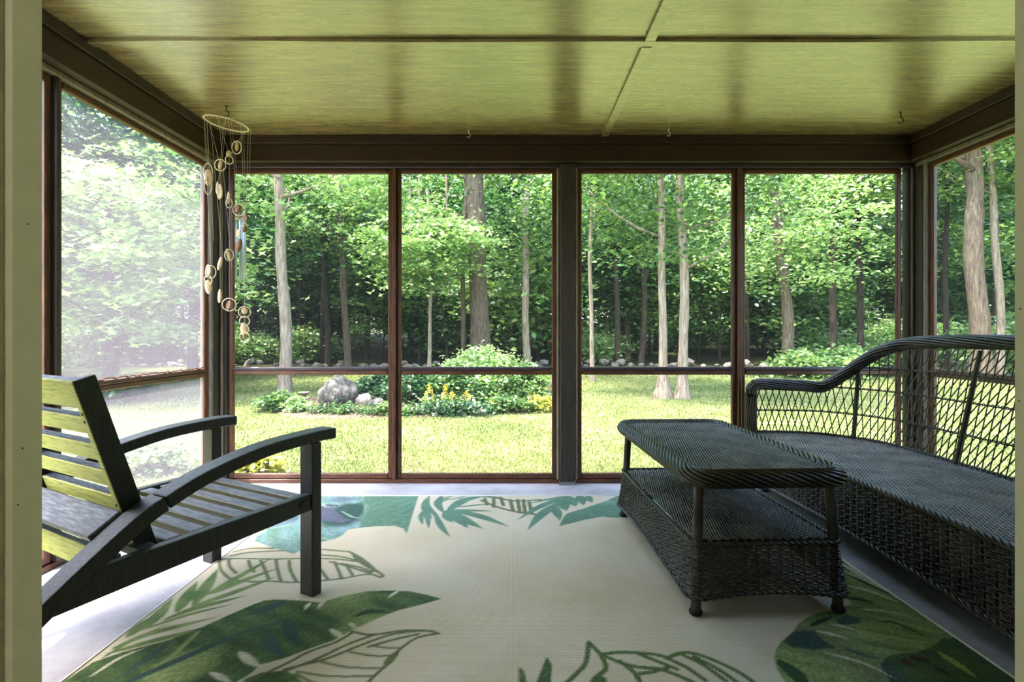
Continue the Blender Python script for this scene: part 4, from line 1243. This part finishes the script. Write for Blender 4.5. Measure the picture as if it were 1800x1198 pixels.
# ------------------------------------------------------------------ wooden lounge chair
TH = -math.asin(0.478)
chair = tag(empty('lounge_chair', (-1.043, 2.149, 0), TH), 'dark weathered wooden slat lounge chair with curved arms', 'chair')
arm_pts = [(0.10,0.605),(0.0,0.606),(-0.2,0.594),(-0.4,0.555),(-0.53,0.508)]
rear_pts = [(-0.53,0.508),(-0.6,0.474),(-0.7,0.405),(-0.8,0.330),(-0.95,0.212),(-1.1,0.092),(-1.19,0.018)]
full = catmull([(0, y, z) for y, z in arm_pts+rear_pts[1:]], 6)
cut = 4*6
for sx in (0.31, -0.31):
    def at(p): return Vector((sx, p.y, p.z))
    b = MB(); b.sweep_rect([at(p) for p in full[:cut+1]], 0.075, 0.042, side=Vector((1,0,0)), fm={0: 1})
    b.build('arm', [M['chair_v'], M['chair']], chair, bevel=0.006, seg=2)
    pr = [at(p) for p in full[cut:]]
    pr[0] = pr[0] + (pr[1]-pr[0]).normalized()*0.0025
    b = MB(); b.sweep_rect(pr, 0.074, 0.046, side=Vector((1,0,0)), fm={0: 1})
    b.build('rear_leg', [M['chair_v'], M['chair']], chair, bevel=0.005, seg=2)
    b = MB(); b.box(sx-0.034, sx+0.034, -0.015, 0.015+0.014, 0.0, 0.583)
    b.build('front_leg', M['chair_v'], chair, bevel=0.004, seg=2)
    so = sx+0.012*(1 if sx > 0 else -1)
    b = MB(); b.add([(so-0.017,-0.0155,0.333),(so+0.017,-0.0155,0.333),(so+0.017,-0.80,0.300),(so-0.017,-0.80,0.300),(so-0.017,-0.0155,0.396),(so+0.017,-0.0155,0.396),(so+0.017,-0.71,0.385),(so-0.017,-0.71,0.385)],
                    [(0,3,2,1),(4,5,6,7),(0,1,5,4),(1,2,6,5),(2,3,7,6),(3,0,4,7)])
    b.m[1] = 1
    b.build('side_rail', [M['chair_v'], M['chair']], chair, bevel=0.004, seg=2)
    # oval plug by the front leg
    b = MB(); b.lathe([(0.018,-0.004),(0.018,0.003),(0.012,0.005)], 14)
    o = b.build('plug', M['hole'], chair); s = 1 if sx > 0 else -1
    o.rotation_euler = (0, s*math.pi/2, 0); o.location = (so+s*0.020, -0.048, 0.366); o.scale = (0.6, 1.2, 1)
# seat slats
for i in range(8):
    y1 = -0.018-i*0.0745
    b = MB(); b.box(-0.302, 0.302, y1-0.047, y1, 0.360, 0.388, fm={2: 1})
    b.build('seat_slat', [M['chair_seat'], M['chair_olive']], chair, bevel=0.003)
# backrest
B0 = Vector((0, -0.545, 0.372)); B1 = Vector((0, -0.700, 0.878))
ax_ = (B1-B0).normalized(); LB = (B1-B0).length
nb_ = Vector((0, -ax_.z, ax_.y))            # points to the rear
def back_frame(x): return Matrix(((1,0,0,x),(0,-nb_.y*-1,ax_.y,B0.y),(0,nb_.z,ax_.z,B0.z),(0,0,0,1)))
# local axes: x lateral, y = rearward normal, z along the stile
BM = Matrix(((1,0,0,0),(0,nb_.y,ax_.y,B0.y),(0,nb_.z,ax_.z,B0.z),(0,0,0,1)))
for sx in (0.252, -0.252):
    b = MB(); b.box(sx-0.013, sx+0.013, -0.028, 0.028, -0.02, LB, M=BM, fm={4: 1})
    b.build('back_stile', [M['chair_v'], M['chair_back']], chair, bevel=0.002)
    for (h, dx) in ((0.075+0.36, 0.002), (0.052+0.36, -0.002), (0.155, 0.0)):
        o = MB().lathe([(0.0045,-0.001),(0.0045,0.0012)], 10).build('plug', M['hole'], chair)
        p = BM @ Vector((sx+dx, 0.0285, h)); o.location = p
        o.rotation_euler = nb_.to_track_quat('Z', 'Y').to_euler()
for (t0, hh) in ((0.004, 0.082), (0.112, 0.052), (0.195, 0.052), (0.277, 0.052), (0.358, 0.05)):
    z1 = LB-t0
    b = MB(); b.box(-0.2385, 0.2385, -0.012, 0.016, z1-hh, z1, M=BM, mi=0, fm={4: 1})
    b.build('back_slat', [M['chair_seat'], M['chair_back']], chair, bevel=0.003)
# cross board behind the backrest and rear rail
b = MB(); b.sweep_rect([(0,-0.612,0.491),(0,-0.690,0.443)], 0.545, 0.022, side=Vector((1,0,0)))
b.build('cross_board', [M['chair_seat']], chair, bevel=0.003)
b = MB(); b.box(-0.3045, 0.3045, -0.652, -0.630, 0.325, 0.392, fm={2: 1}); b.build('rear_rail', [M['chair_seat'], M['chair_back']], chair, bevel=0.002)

# ------------------------------------------------------------------ wicker tools
def strands_mesh(paths, r, name, mat, parent, n=4, kind='stuff', flat=1.0, smooth=True, up=None):
    """many tubes in one mesh; paths: list of (k,3) arrays"""
    VV = []; FF = []; base = 0
    for P in paths:
        P = np.asarray(P, float); k = len(P)
        if k < 2: continue
        T = np.gradient(P, axis=0); T /= np.maximum(np.linalg.norm(T, axis=1, keepdims=True), 1e-9)
        U = np.array([0, 0, 1.0]) if up is None else np.asarray(up, float)
        A = np.cross(T, U); nA = np.linalg.norm(A, axis=1, keepdims=True)
        A = np.where(nA < 0.15, np.cross(T, np.array([1.0, 0.01, 0])), A); A /= np.maximum(np.linalg.norm(A, axis=1, keepdims=True), 1e-9)
        B = np.cross(A, T)
        an = np.arange(n)*2*np.pi/n
        ring = P[:, None, :] + r*(np.cos(an)[None, :, None]*A[:, None, :] + flat*np.sin(an)[None, :, None]*B[:, None, :])
        VV.append(ring.reshape(-1, 3))
        i = np.arange(k-1)[:, None]*n; j = np.arange(n)[None, :]; l = (j+1) % n
        q = np.stack([i+j, i+l, i+n+l, i+n+j], -1).reshape(-1, 4)+base
        FF.append(q); base += k*n
    return np_mesh(name, np.concatenate(VV), np.concatenate(FF), mat, parent, smooth=smooth, kind=kind)

def rope(path, R, n_str, twist, r_s, name, mat, parent, closed=False, step=0.02):
    """bundle of strands wound round a path (list of Vectors)"""
    P = np.array([[p[0], p[1], p[2]] for p in path], float)
    if closed: P = np.concatenate([P, P[:1]])
    seg = np.linalg.norm(np.diff(P, axis=0), axis=1); cum = np.concatenate([[0], np.cumsum(seg)])
    K = max(4, int(cum[-1]/step)); s = np.linspace(0, cum[-1], K+1)
    Q = np.stack([np.interp(s, cum, P[:, a]) for a in range(3)], -1)
    T = np.gradient(Q, axis=0)
    if closed:
        t = Q[1]-Q[-2]; T[0] = t; T[-1] = t
    T /= np.linalg.norm(T, axis=1, keepdims=True)
    N_ = np.zeros_like(T); up = np.array([0, 0, 1.0]) if abs(T[0][2]) < 0.9 else np.array([1.0, 0, 0])
    n0 = up-T[0]*up.dot(T[0]); n0 /= np.linalg.norm(n0)
    for i in range(K+1):
        n0 = n0-T[i]*n0.dot(T[i]); n0 /= np.linalg.norm(n0); N_[i] = n0
    B_ = np.cross(T, N_)
    if closed: twist = round(cum[-1]*twist)/cum[-1] if twist else 0
    paths = []
    for k in range(n_str):
        a = 2*np.pi*(k/n_str+twist*s)
        paths.append(Q+(np.cos(a)[:, None]*N_+np.sin(a)[:, None]*B_)*R)
    return strands_mesh(paths, r_s, name, mat, parent, 5)

def weave_plane(x_lo, x_hi, y_range, z, pitch, stake, r, name, mat, parent, along='y', amp=0.0022):
    """strands running along y (or x), riding over and under cross stakes in a twill"""
    paths = []
    n = int((x_hi-x_lo)/pitch)
    for i in range(n+1):
        c = x_lo+(x_hi-x_lo)*i/n
        lo, hi = y_range(c)
        if hi-lo < 0.01: continue
        k = max(3, int((hi-lo)/(stake/2))+1)
        t = np.linspace(lo, hi, k)
        zz = z+amp*np.sin(np.pi*t/stake+(i % 4)*np.pi/2)
        cc = np.full(k, c)
        paths.append(np.stack([cc, t, zz] if along == 'y' else [t, cc, zz], -1))
    return strands_mesh(paths, r, name, mat, parent, 5)

def weave_skirt(loop, z_lo, z_hi, flare, pitch, stake, r, name, mat, parent, closed=True, amp=0.0035):
    """loop(s)->(x,y,nx,ny) sampled arrays; z_lo may be an array along the path"""
    X, Y, NX, NY, S = loop
    paths = []
    n = int((z_hi-np.min(z_lo))/pitch)
    for i in range(n+1):
        f = i/n
        z = z_hi+(z_lo-z_hi)*f
        out = flare*f**1.5 + amp*np.sin(np.pi*S/stake+i*0.10)*(1.0 if i % 4 else -0.4)
        paths.append(np.stack([X+NX*out, Y+NY*out, z+0*S], -1))
    return strands_mesh(paths, r, name, mat, parent, 5, up=(0, 0, 1))

def rrect(hx, hy, rad, step):
    """rounded rectangle loop with outward normals"""
    pts = []
    for (cx_, cy_, a0) in ((hx-rad, hy-rad, 0), (-hx+rad, hy-rad, 90), (-hx+rad, -hy+rad, 180), (hx-rad, -hy+rad, 270)):
        for k in range(9):
            a = math.radians(a0+90*k/8); pts.append((cx_+rad*math.cos(a), cy_+rad*math.sin(a)))
    P = np.array(pts+[pts[0]]); seg = np.linalg.norm(np.diff(P, axis=0), axis=1); cum = np.concatenate([[0], np.cumsum(seg)])
    K = int(cum[-1]/step); S = np.linspace(0, cum[-1], K+1)
    X = np.interp(S, cum, P[:,0]); Y = np.interp(S, cum, P[:,1])
    tx, ty = np.gradient(X), np.gradient(Y); L = np.hypot(tx, ty)
    return X, Y, ty/L, -tx/L, S

def wrapped_leg(parent, x0, y0, z0, x1, y1, z1, r, name='leg', foot=True):
    """round leg wound with wicker"""
    b = MB(); L = z1-z0; prof = []
    k = int(L/0.005)
    for i in range(k+1):
        z = z0+L*i/k; prof.append((r*(0.93 if i % 2 else 1.03), z))
    n = 12; base = 0
    for (rr_, z) in prof:
        f = (z-z0)/L
        for q in range(n):
            a = 2*math.pi*q/n; b.v.append((x0+(x1-x0)*f+rr_*math.cos(a), y0+(y1-y0)*f+rr_*math.sin(a), z))
    for i in range(len(prof)-1):
        for q in range(n):
            l = (q+1) % n; b.f.append((i*n+q, i*n+l, (i+1)*n+l, (i+1)*n+q)); b.m.append(0)
    b.f.append(tuple(reversed(range(n)))); b.m.append(0)
    e = (len(prof)-1)*n; b.f.append(tuple(e+q for q in range(n))); b.m.append(0)
    o = b.build(name, M['wicker'], parent, smooth=True)
    if foot:
        b = MB(); b.lathe([(r*0.95, 0), (r*1.25, 0.004), (r*1.25, 0.014), (r*1.02, 0.02)], 14, (x0, y0, z0))
        b.build('foot_cap', M['under'], o, smooth=True)
    return o

# ------------------------------------------------------------------ wicker coffee table
RT = 0.0085      # rug top
table = tag(empty('coffee_table', (0.884, 2.362, RT), math.radians(2.4)), 'dark wicker coffee table with lower shelf standing on the rug', 'table')
hxT, hyT = 0.252, 0.490
for sx in (-1, 1):
    for sy in (-1, 1):
        wrapped_leg(table, sx*(hxT+0.006), sy*(hyT+0.008), 0.0, sx*(hxT-0.014), sy*(hyT-0.014), 0.47, 0.0185)
TX, TY, TZ = 0.292, 0.548, 0.495
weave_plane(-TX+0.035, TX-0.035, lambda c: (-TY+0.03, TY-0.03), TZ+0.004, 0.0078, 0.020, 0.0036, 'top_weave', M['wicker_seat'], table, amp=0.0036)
MB().box(-TX+0.03, TX-0.03, -TY+0.03, TY-0.03, TZ-0.016, TZ-0.002).build('top_board', M['under'], table)
lp = rrect(TX-0.022, TY-0.022, 0.075, 0.02)
pathT = [(x, y, TZ-0.012) for x, y in zip(lp[0][:-1], lp[1][:-1])]
rope(pathT, 0.028, 12, 2.2, 0.0066, 'top_rim', M['wicker'], table, True, 0.016)
b = MB(); b.tube(pathT, 0.0235, 8, closed=True); b.build('rim_core', M['under'], table, smooth=True)
pathT2 = [(x*0.905, y*0.95, TZ+0.005) for x, y, z in pathT]
rope(pathT2, 0.006, 3, 16, 0.0045, 'top_braid', M['wicker'], table, True, 0.010)
# shelf
SZ = 0.250
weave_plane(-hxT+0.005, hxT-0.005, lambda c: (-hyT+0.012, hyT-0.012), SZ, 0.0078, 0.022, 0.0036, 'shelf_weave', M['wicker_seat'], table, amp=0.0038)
MB().box(-hxT+0.02, hxT-0.02, -hyT+0.02, hyT-0.02, SZ-0.022, SZ-0.008).build('shelf_board', M['under'], table)
lp = rrect(hxT+0.016, hyT+0.016, 0.022, 0.0105)
arch = 0.072 + 0.022*np.sin(np.clip((np.abs(lp[0])/hxT), 0, 1)*np.pi/2*0+np.pi/2)*np.where(np.abs(lp[1]) > hyT-0.02, 1-np.clip(np.abs(lp[0])/hxT, 0, 1)**2, 1-np.clip(np.abs(lp[1])/hyT, 0, 1)**2)
weave_skirt(lp, arch, SZ-0.004, 0.024, 0.0068, 0.0205, 0.0029, 'skirt_weave', M['wicker'], table, amp=0.0045)
# skirt stakes
stk = []
X, Y, NX, NY, S = lp
for i in range(0, len(S)-1, 4):
    z = np.linspace(SZ-0.004, arch[i], 7); f = np.linspace(0, 1, 7)
    o_ = 0.024*f**1.5
    stk.append(np.stack([X[i]+NX[i]*o_, Y[i]+NY[i]*o_, z], -1))
strands_mesh(stk, 0.0032, 'skirt_stakes', M['wicker'], table, 5, up=(1, 0.3, 0))
rope([(X[i]+NX[i]*0.024, Y[i]+NY[i]*0.024, arch[i]-0.004) for i in range(0, len(S)-1, 2)], 0.006, 3, 12, 0.0046, 'skirt_border', M['wicker'], table, True, 0.010)
rope([(X[i], Y[i], SZ-0.002) for i in range(0, len(S)-1, 2)], 0.005, 3, 14, 0.0042, 'shelf_border', M['wicker'], table, True, 0.010)

# ------------------------------------------------------------------ wicker sofa
YC = 2.40
SZs = 0.355
sofaE = tag(empty('wicker_sofa', (1.85, YC, 0)), 'dark wicker sofa with an open lattice back and swept arm', 'sofa')
def sl(p): return (p[0]-1.85, p[1]-YC) + tuple(p[2:])
Bp = [(1.555,3.405),(1.70,3.392),(1.86,3.364),(1.95,3.32),(2.03,3.25),(2.107,3.15),(2.15,3.05),(2.17,2.94),(2.178,2.75),(2.18,2.40)]
Tp = [(1.555,3.405,.668),(1.715,3.405,.664),(1.88,3.392,.657),(1.99,3.365,.655),(2.09,3.315,.735),(2.20,3.22,.855),(2.265,3.13,.912),(2.31,3.02,.940),(2.33,2.80,.950),(2.335,2.40,.953)]
Bf = Bp + [(x, 2*YC-y) for x, y in reversed(Bp[:-1])]
Tf = Tp + [(x, 2*YC-y, z) for x, y, z in reversed(Tp[:-1])]
Bc = np.array([[*sl((p.x, p.y)), SZs] for p in catmull([(x, y, 0) for x, y in Bf], 16)])
Tc = np.array([[*sl((p.x, p.y, p.z))] for p in catmull(Tf, 16)])
sB = np.concatenate([[0], np.cumsum(np.linalg.norm(np.diff(Bc, axis=0), axis=1))]); LBk = sB[-1]
def back_pt(s, h):
    """point on the back at length s and height h over the seat (arrays)"""
    b = np.stack([np.interp(s, sB, Bc[:, a]) for a in range(3)], -1); t = np.stack([np.interp(s, sB, Tc[:, a]) for a in range(3)], -1)
    f = (h/(t[..., 2]-SZs))[..., None]
    return b+(t-b)*f, t[..., 2]-SZs
lat = []
sp_ = 0.040
for fam in (0, 1):
    for i in range(-18, int(LBk/sp_)+18):
        s0 = i*sp_
        h = np.linspace(0, 0.60, 26)
        q = np.clip((s0-0.35)/0.45, 0, 1)*np.clip((LBk-0.35-s0)/0.45, 0, 1)
        slope = (0.30*(1-q)+0.02*q) if fam == 0 else (-0.30*(1-q)-0.62*q)
        s = s0-slope*h
        ok_ = (s > 0.02) & (s < LBk-0.02)
        P_, top = back_pt(np.clip(s, 0, LBk), h)
        ok_ &= h <= top-0.005
        # keep the first unbroken run
        ids = np.where(ok_)[0]
        if len(ids) < 3: continue
        brk = np.where(np.diff(ids) > 1)[0]
        ids = ids[:brk[0]+1] if len(brk) else ids
        if len(ids) < 3: continue
        P_ = P_[ids]
        P_[:, 0] += (0.002 if fam else -0.002)
        lat.append(P_)
strands_mesh(lat, 0.0032, 'lattice', M['wicker'], sofaE, 5, up=(1, 0.2, 0))
# twisted bands across the lattice
bands = []
for hz in (0.145, 0.30, 0.43):
    s = np.arange(0.03, LBk-0.03, 0.006)
    P_, top = back_pt(s, np.full_like(s, hz))
    ok_ = top > hz+0.01
    ids = np.where(ok_)[0]
    if len(ids) < 5: continue
    for ph in (0, np.pi):
        Q = P_[ids].copy(); Q[:, 2] += 0.0045*np.sin(2*np.pi*s[ids]/0.045+ph); Q[:, 0] += 0.0045*np.cos(2*np.pi*s[ids]/0.045+ph)
        bands.append(Q)
strands_mesh(bands, 0.0032, 'lattice_band', M['wicker'], sofaE, 5)
s = np.arange(0.0, LBk, 0.006); P_, top = back_pt(s, np.full_like(s, 0.008))
strands_mesh([P_+np.stack([0.005*np.cos(2*np.pi*s/0.05+ph), 0*s, 0.005*np.sin(2*np.pi*s/0.05+ph)], -1) for ph in (0, 2.1, 4.2)], 0.004, 'seat_back_braid', M['wicker'], sofaE, 5)
# struts of the back
for sfrac in (0.585, 1.22, LBk-1.22, LBk-0.585):
    h = np.linspace(-0.01, 0.60, 14); s = np.full_like(h, sfrac)
    P_, top = back_pt(s, h); P_ = P_[h < top]
    b = MB(); rr2 = [0.0125*(1.06 if i % 2 else 0.96) for i in range(len(P_)*3)]
    Pd = np.stack([np.interp(np.linspace(0, 1, len(P_)*3), np.linspace(0, 1, len(P_)), P_[:, a]) for a in range(3)], -1)
    b.tube([tuple(p) for p in Pd], rr2, 9); b.build('back_strut', M['wicker'], sofaE, smooth=True)
# rim that starts as the arm post
def rim_path():
    t = [tuple(p) for p in Tc]
    a0 = t[0]; a1 = t[-1]
    pre = [(a0[0]-0.008, a0[1], z) for z in (0.10, 0.25, 0.40, 0.52, 0.60)] + [(a0[0]-0.004, a0[1], 0.64), (a0[0]+0.012, a0[1], 0.661), (a0[0]+0.05, a0[1], 0.667)]
    post = [(a1[0]-0.008, a1[1], z) for z in (0.10, 0.25, 0.40, 0.52, 0.60)] + [(a1[0]-0.004, a1[1], 0.64), (a1[0]+0.012, a1[1], 0.661), (a1[0]+0.05, a1[1], 0.667)]
    mid = [p for p in t if p[0] > a0[0]+0.09]
    return pre+mid+list(reversed(post))
rpth = rim_path()
rope(rpth, 0.030, 14, 0.55, 0.0072, 'back_rim', M['wicker'], sofaE, False, 0.022)
b = MB(); b.tube(rpth, 0.025, 9); b.build('rim_core', M['under'], sofaE, smooth=True)
# seat
FX = 1.515
def seat_range(xl):
    xw = xl+1.85
    half = Bc[:len(Bc)//2+1]
    m = half[:, 0]
    y = np.interp(xl, m, half[:, 1])
    return (-y+0.002, y-0.002)
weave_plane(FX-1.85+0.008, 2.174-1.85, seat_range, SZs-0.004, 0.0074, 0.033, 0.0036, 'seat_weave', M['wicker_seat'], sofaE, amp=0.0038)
pl = [(FX-1.85+0.01, y, SZs-0.014) for y in (-0.99, 0.99)]
half = [tuple(p) for p in Bc]
b = MB(); vt = [(FX-1.85+0.01, Bc[0][1], SZs-0.016)] + [(p[0], p[1], SZs-0.016) for p in half] + [(FX-1.85+0.01, Bc[-1][1], SZs-0.016)]
b.add(vt+[(x, y, z-0.012) for x, y, z in vt], [tuple(range(len(vt))), tuple(reversed(range(len(vt), 2*len(vt))))]+[(i, i+len(vt), (i+1) % len(vt)+len(vt), (i+1) % len(vt)) for i in range(len(vt))])
b.build('seat_board', M['under'], sofaE)
# skirt round the base
ring = [(FX-1.85, Bc[-1][1]), (FX-1.85, Bc[0][1])] + [(p[0], p[1]) for p in Bc[1:]]
P = np.array(ring+[ring[0]]); seg = np.linalg.norm(np.diff(P, axis=0), axis=1); cum = np.concatenate([[0], np.cumsum(seg)])
K = int(cum[-1]/0.0095); S = np.linspace(0, cum[-1], K+1)
X = np.interp(S, cum, P[:,0]); Y = np.interp(S, cum, P[:,1]); tx, ty = np.gradient(X), np.gradient(Y); L_ = np.maximum(np.hypot(tx, ty), 1e-9)
NXs, NYs = -ty/L_, tx/L_
fr = np.clip(1-(Y/1.0)**2, 0, 1)*np.where(X < FX-1.85+0.02, 1, 0.3)
zl = 0.085+0.03*fr
weave_skirt((X, Y, NXs, NYs, S), zl, SZs-0.012, 0.012, 0.0072, 0.0225, 0.0033, 'skirt_weave', M['wicker'], sofaE, amp=0.0060)
stk = []
for i in range(0, len(S)-1, 2):
    z = np.linspace(SZs-0.012, zl[i], 5); o_ = 0.012*np.linspace(0, 1, 5)**1.5
    stk.append(np.stack([X[i]+NXs[i]*o_, Y[i]+NYs[i]*o_, z], -1))
strands_mesh(stk, 0.0034, 'skirt_stakes', M['wicker'], sofaE, 5, up=(1, 0.3, 0))
rope([(X[i]+NXs[i]*0.012, Y[i]+NYs[i]*0.012, zl[i]-0.005) for i in range(0, len(S)-1, 2)], 0.008, 4, 8, 0.0055, 'skirt_border', M['wicker'], sofaE, True, 0.012)
rope([(X[i]+NXs[i]*0.002, Y[i]+NYs[i]*0.002, SZs-0.006) for i in range(0, len(S)-1, 2)], 0.009, 4, 9, 0.0058, 'seat_border', M['wicker'], sofaE, True, 0.010)
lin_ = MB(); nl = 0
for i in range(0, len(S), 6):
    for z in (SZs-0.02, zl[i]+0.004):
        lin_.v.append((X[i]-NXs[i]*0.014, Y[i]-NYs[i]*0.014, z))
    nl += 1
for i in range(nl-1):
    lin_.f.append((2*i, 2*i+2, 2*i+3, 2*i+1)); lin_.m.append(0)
lin_.build('skirt_dark_sheet', M['under'], sofaE)  # black sheet added behind the weave so its gaps stay dark
for (x, y) in ((1.655, 2.29), (1.60, 3.32), (2.08, 3.18), (1.60, 1.48), (2.08, 1.62), (2.10, 2.40)):
    b = MB(); b.lathe([(0.022,0.0),(0.030,0.006),(0.030,0.022),(0.020,0.03),(0.020,0.34)], 14, (x-1.85, y-YC, 0))
    b.build('foot', M['wicker'], sofaE, smooth=True)

# ------------------------------------------------------------------ ceiling hooks and wind chimes
def hook(x, y, mat, label, s=1.0):
    t = tag(empty('ceiling_hook', (x, y, CZ-0.003)), label, 'hook')
    pts_ = [(0, 0, 0.004), (0, 0, -0.02)] + [(0.012*math.sin(a)*1.0, 0, -0.034-0.0*a+0.014*math.cos(a)) for a in np.linspace(0.2, 4.2, 10)]
    MB().tube([tuple(Vector(p)*s) for p in pts_], 0.0024*s, 7).build('wire', M[mat], t, smooth=True)
    MB().lathe([(0.006*s, -0.003), (0.006*s, 0.0)], 10).build('collar', M[mat], t)
    return t
HX, HY = -1.612, 2.97
hook(HX, HY, 'hook_dark', 'dark ceiling hook that carries the shell chime', 1.25)
hook(-0.275, 3.33, 'hook_white', 'small white ceiling hook beside the back beam, nearer the shell chime', 0.9)
hook(0.985, 3.31, 'hook_white', 'small white ceiling hook beside the back beam, right of the ceiling batten', 0.9)
hook(2.26, 3.06, 'hook_dark', 'dark ceiling hook above the wicker sofa', 1.3)

K3 = HY/FPX
ch = tag(empty('wind_chime', (HX, HY, CZ-0.06)), 'shell and hoop wind chime hanging from a cream ring', 'wind chime')
RZ = (1.0+(584-217)*K3)-(CZ-0.06)
RR = 0.112
def ring_pt(a): return Vector((RR*math.cos(a), RR*math.sin(a)*1.0, RZ-0.018*math.cos(a)))
b = MB(); b.tube([ring_pt(a) for a in np.linspace(0, 2*math.pi, 41)[:-1]], 0.0042, 8, closed=True); b.build('ring', M['hoop'], ch, smooth=True)
for a in (0.5, 2.2, 3.6, 5.3):
    MB().tube([(0, 0, 0.0), ring_pt(a)], 0.0009, 5).build('hanger_string', M['string'], ch)
def hoop_mesh(o_par, c, r, rot, squash=1.0, thick=0.0028):
    b = MB(); b.tube([(r*squash*math.cos(a), 0, r*math.sin(a)) for a in np.linspace(0, 2*math.pi, 25)[:-1]], thick, 6, closed=True)
    o = b.build('hoop', M['hoop'], o_par, smooth=True); o.location = c; o.rotation_euler = (0.1, 0, rot); return o
def shell_mesh(o_par, c, w, h, mat, rot, seed):
    b = MB(); n, m = 10, 5; r = random.Random(seed)
    V = [(0, 0, h*0.5)]; F = []
    for i in range(1, m+1):
        f = i/m
        for k in range(n):
            a = 2*math.pi*k/n
            V.append((w*0.5*math.cos(a)*math.sin(f*math.pi*0.93)*(1+0.1*r.random()), 0.006*math.sin(a)*math.sin(f*math.pi*0.93)+0.004*math.sin(f*3), h*0.5*math.cos(f*math.pi*0.93)))
    for k in range(n): F.append((0, 1+k, 1+(k+1) % n))
    for i in range(m-1):
        for k in range(n): F.append((1+i*n+k, 1+(i+1)*n+k, 1+(i+1)*n+(k+1) % n, 1+i*n+(k+1) % n))
    F.append(tuple(1+(m-1)*n+k for k in range(n)))
    b.add(V, F); o = b.build('shell', M[mat], o_par, smooth=True); o.location = c; o.rotation_euler = (0.15*r.uniform(-1, 1), 0.3*r.uniform(-1, 1), rot); return o
# strings: (ring angle, px of the string, items [(py, kind, size px)])
strs = [
 (3.35, 366, [(312,'sh',12,26),(304,'ov',7,34),(326,'ov',6,30),(492,'hp',8,0),(476,'sh',11,20),(504,'sh',9,22)]),
 (3.9, 371, [(478,'ov',8,22)]),
 (4.25, 387, [(290,'hp',10,0),(290,'sh',6,16),(336,'sh',9,24),(341,'sh',5,18),(463,'sh',6,22),(520,'sh',6,22)]),
 (2.2, 383, [(330,'sh',5,20)]),
 (4.75, 403, [(270,'sh',8,10),(281,'ov',6,14),(348,'sh',6,20),(357,'ov',5,16),(448,'ov',7,20),(447,'sh',6,18),(535,'hp',11,0),(536,'sb',10,14)]),
 (1.2, 416, [(259,'hp',11,0),(257,'sh',6,16)]),
 (5.3, 420, [(369,'hp',10,0),(367,'sb',9,14),(431,'sb',9,22),(410,'sh',10,12)]),
 (5.9, 430, [(383,'sb',11,14),(396,'hp',4,0),(402,'sb',6,12),(548,'hp',9.5,0),(546,'sh',9,10),(564,'hp',8,0),(578,'sh',10,20),(578,'hp',7,0),(592,'hp',9,0),(590,'sb',5,8)]),
 (0.3, 433, []),
]
for i, (a, px, items) in enumerate(strs):
    rp_ = ring_pt(a); Yd = HY+rp_.y
    kx = Yd/FPX
    x0 = (px-900)*kx-HX
    zb = [1.0+(584-it[0])*kx-(CZ-0.06) for it in items] or [rp_.z-0.45]
    MB().tube([rp_, (x0, rp_.y, min(rp_.z-0.05, max(zb))), (x0, rp_.y, min(zb)-0.01)], 0.0008, 5).build('string', M['string'], ch)
    MB().tube([rp_+Vector((0.012, 0.004, 0)), (x0+0.012, rp_.y+0.004, min(zb)*0.8+rp_.z*0.2)], 0.0007, 5).build('string', M['string'], ch)
    for q, it in enumerate(items):
        z = 1.0+(584-it[0])*kx-(CZ-0.06)
        r_ = random.Random(i*20+q)
        if it[1] == 'hp': hoop_mesh(ch, (x0, rp_.y, z), it[2]*kx, r_.uniform(-0.5, 0.5))
        elif it[1] == 'ov': hoop_mesh(ch, (x0, rp_.y, z), it[3]*kx/2, r_.uniform(0.2, 0.9), it[2]/it[3]*2)
        else: shell_mesh(ch, (x0+r_.uniform(-.004, .004), rp_.y-0.004, z), it[2]*kx*1.25, it[3]*kx*1.15, 'shell' if it[1] == 'sh' else 'shell_brown', r_.uniform(-0.5, 0.5), i*20+q)

# tube chime hanging outside the screen from the eave
YT = 3.70; KT = YT/FPX
tc_ = tag(empty('tube_wind_chime', ((421-900)*KT, YT, CZ+0.12)), 'pale metal tube wind chime hanging outside the corner screen', 'wind chime')
zt = 1.0+(584-380)*KT-(CZ+0.12)
MB().lathe([(0.042, zt-0.006), (0.042, zt+0.006)], 16).build('top_disc', M['bead'], tc_, smooth=True)
MB().tube([(0, 0, 0), (0, 0, zt)], 0.0012, 5).build('hanger_string', M['string'], tc_)
for i in range(5):
    a = i*2*math.pi/5+0.3; x, y = 0.033*math.cos(a), 0.033*math.sin(a)
    MB().tube([(x, y, zt), (x, y, zt-0.05)], 0.0008, 4).build('string', M['string'], tc_)
    MB().tube([(x, y, zt-0.03), (x, y, zt-0.42-0.05*i/5)], 0.0085, 10).build('tube', M['chime_tube'], tc_, smooth=True)
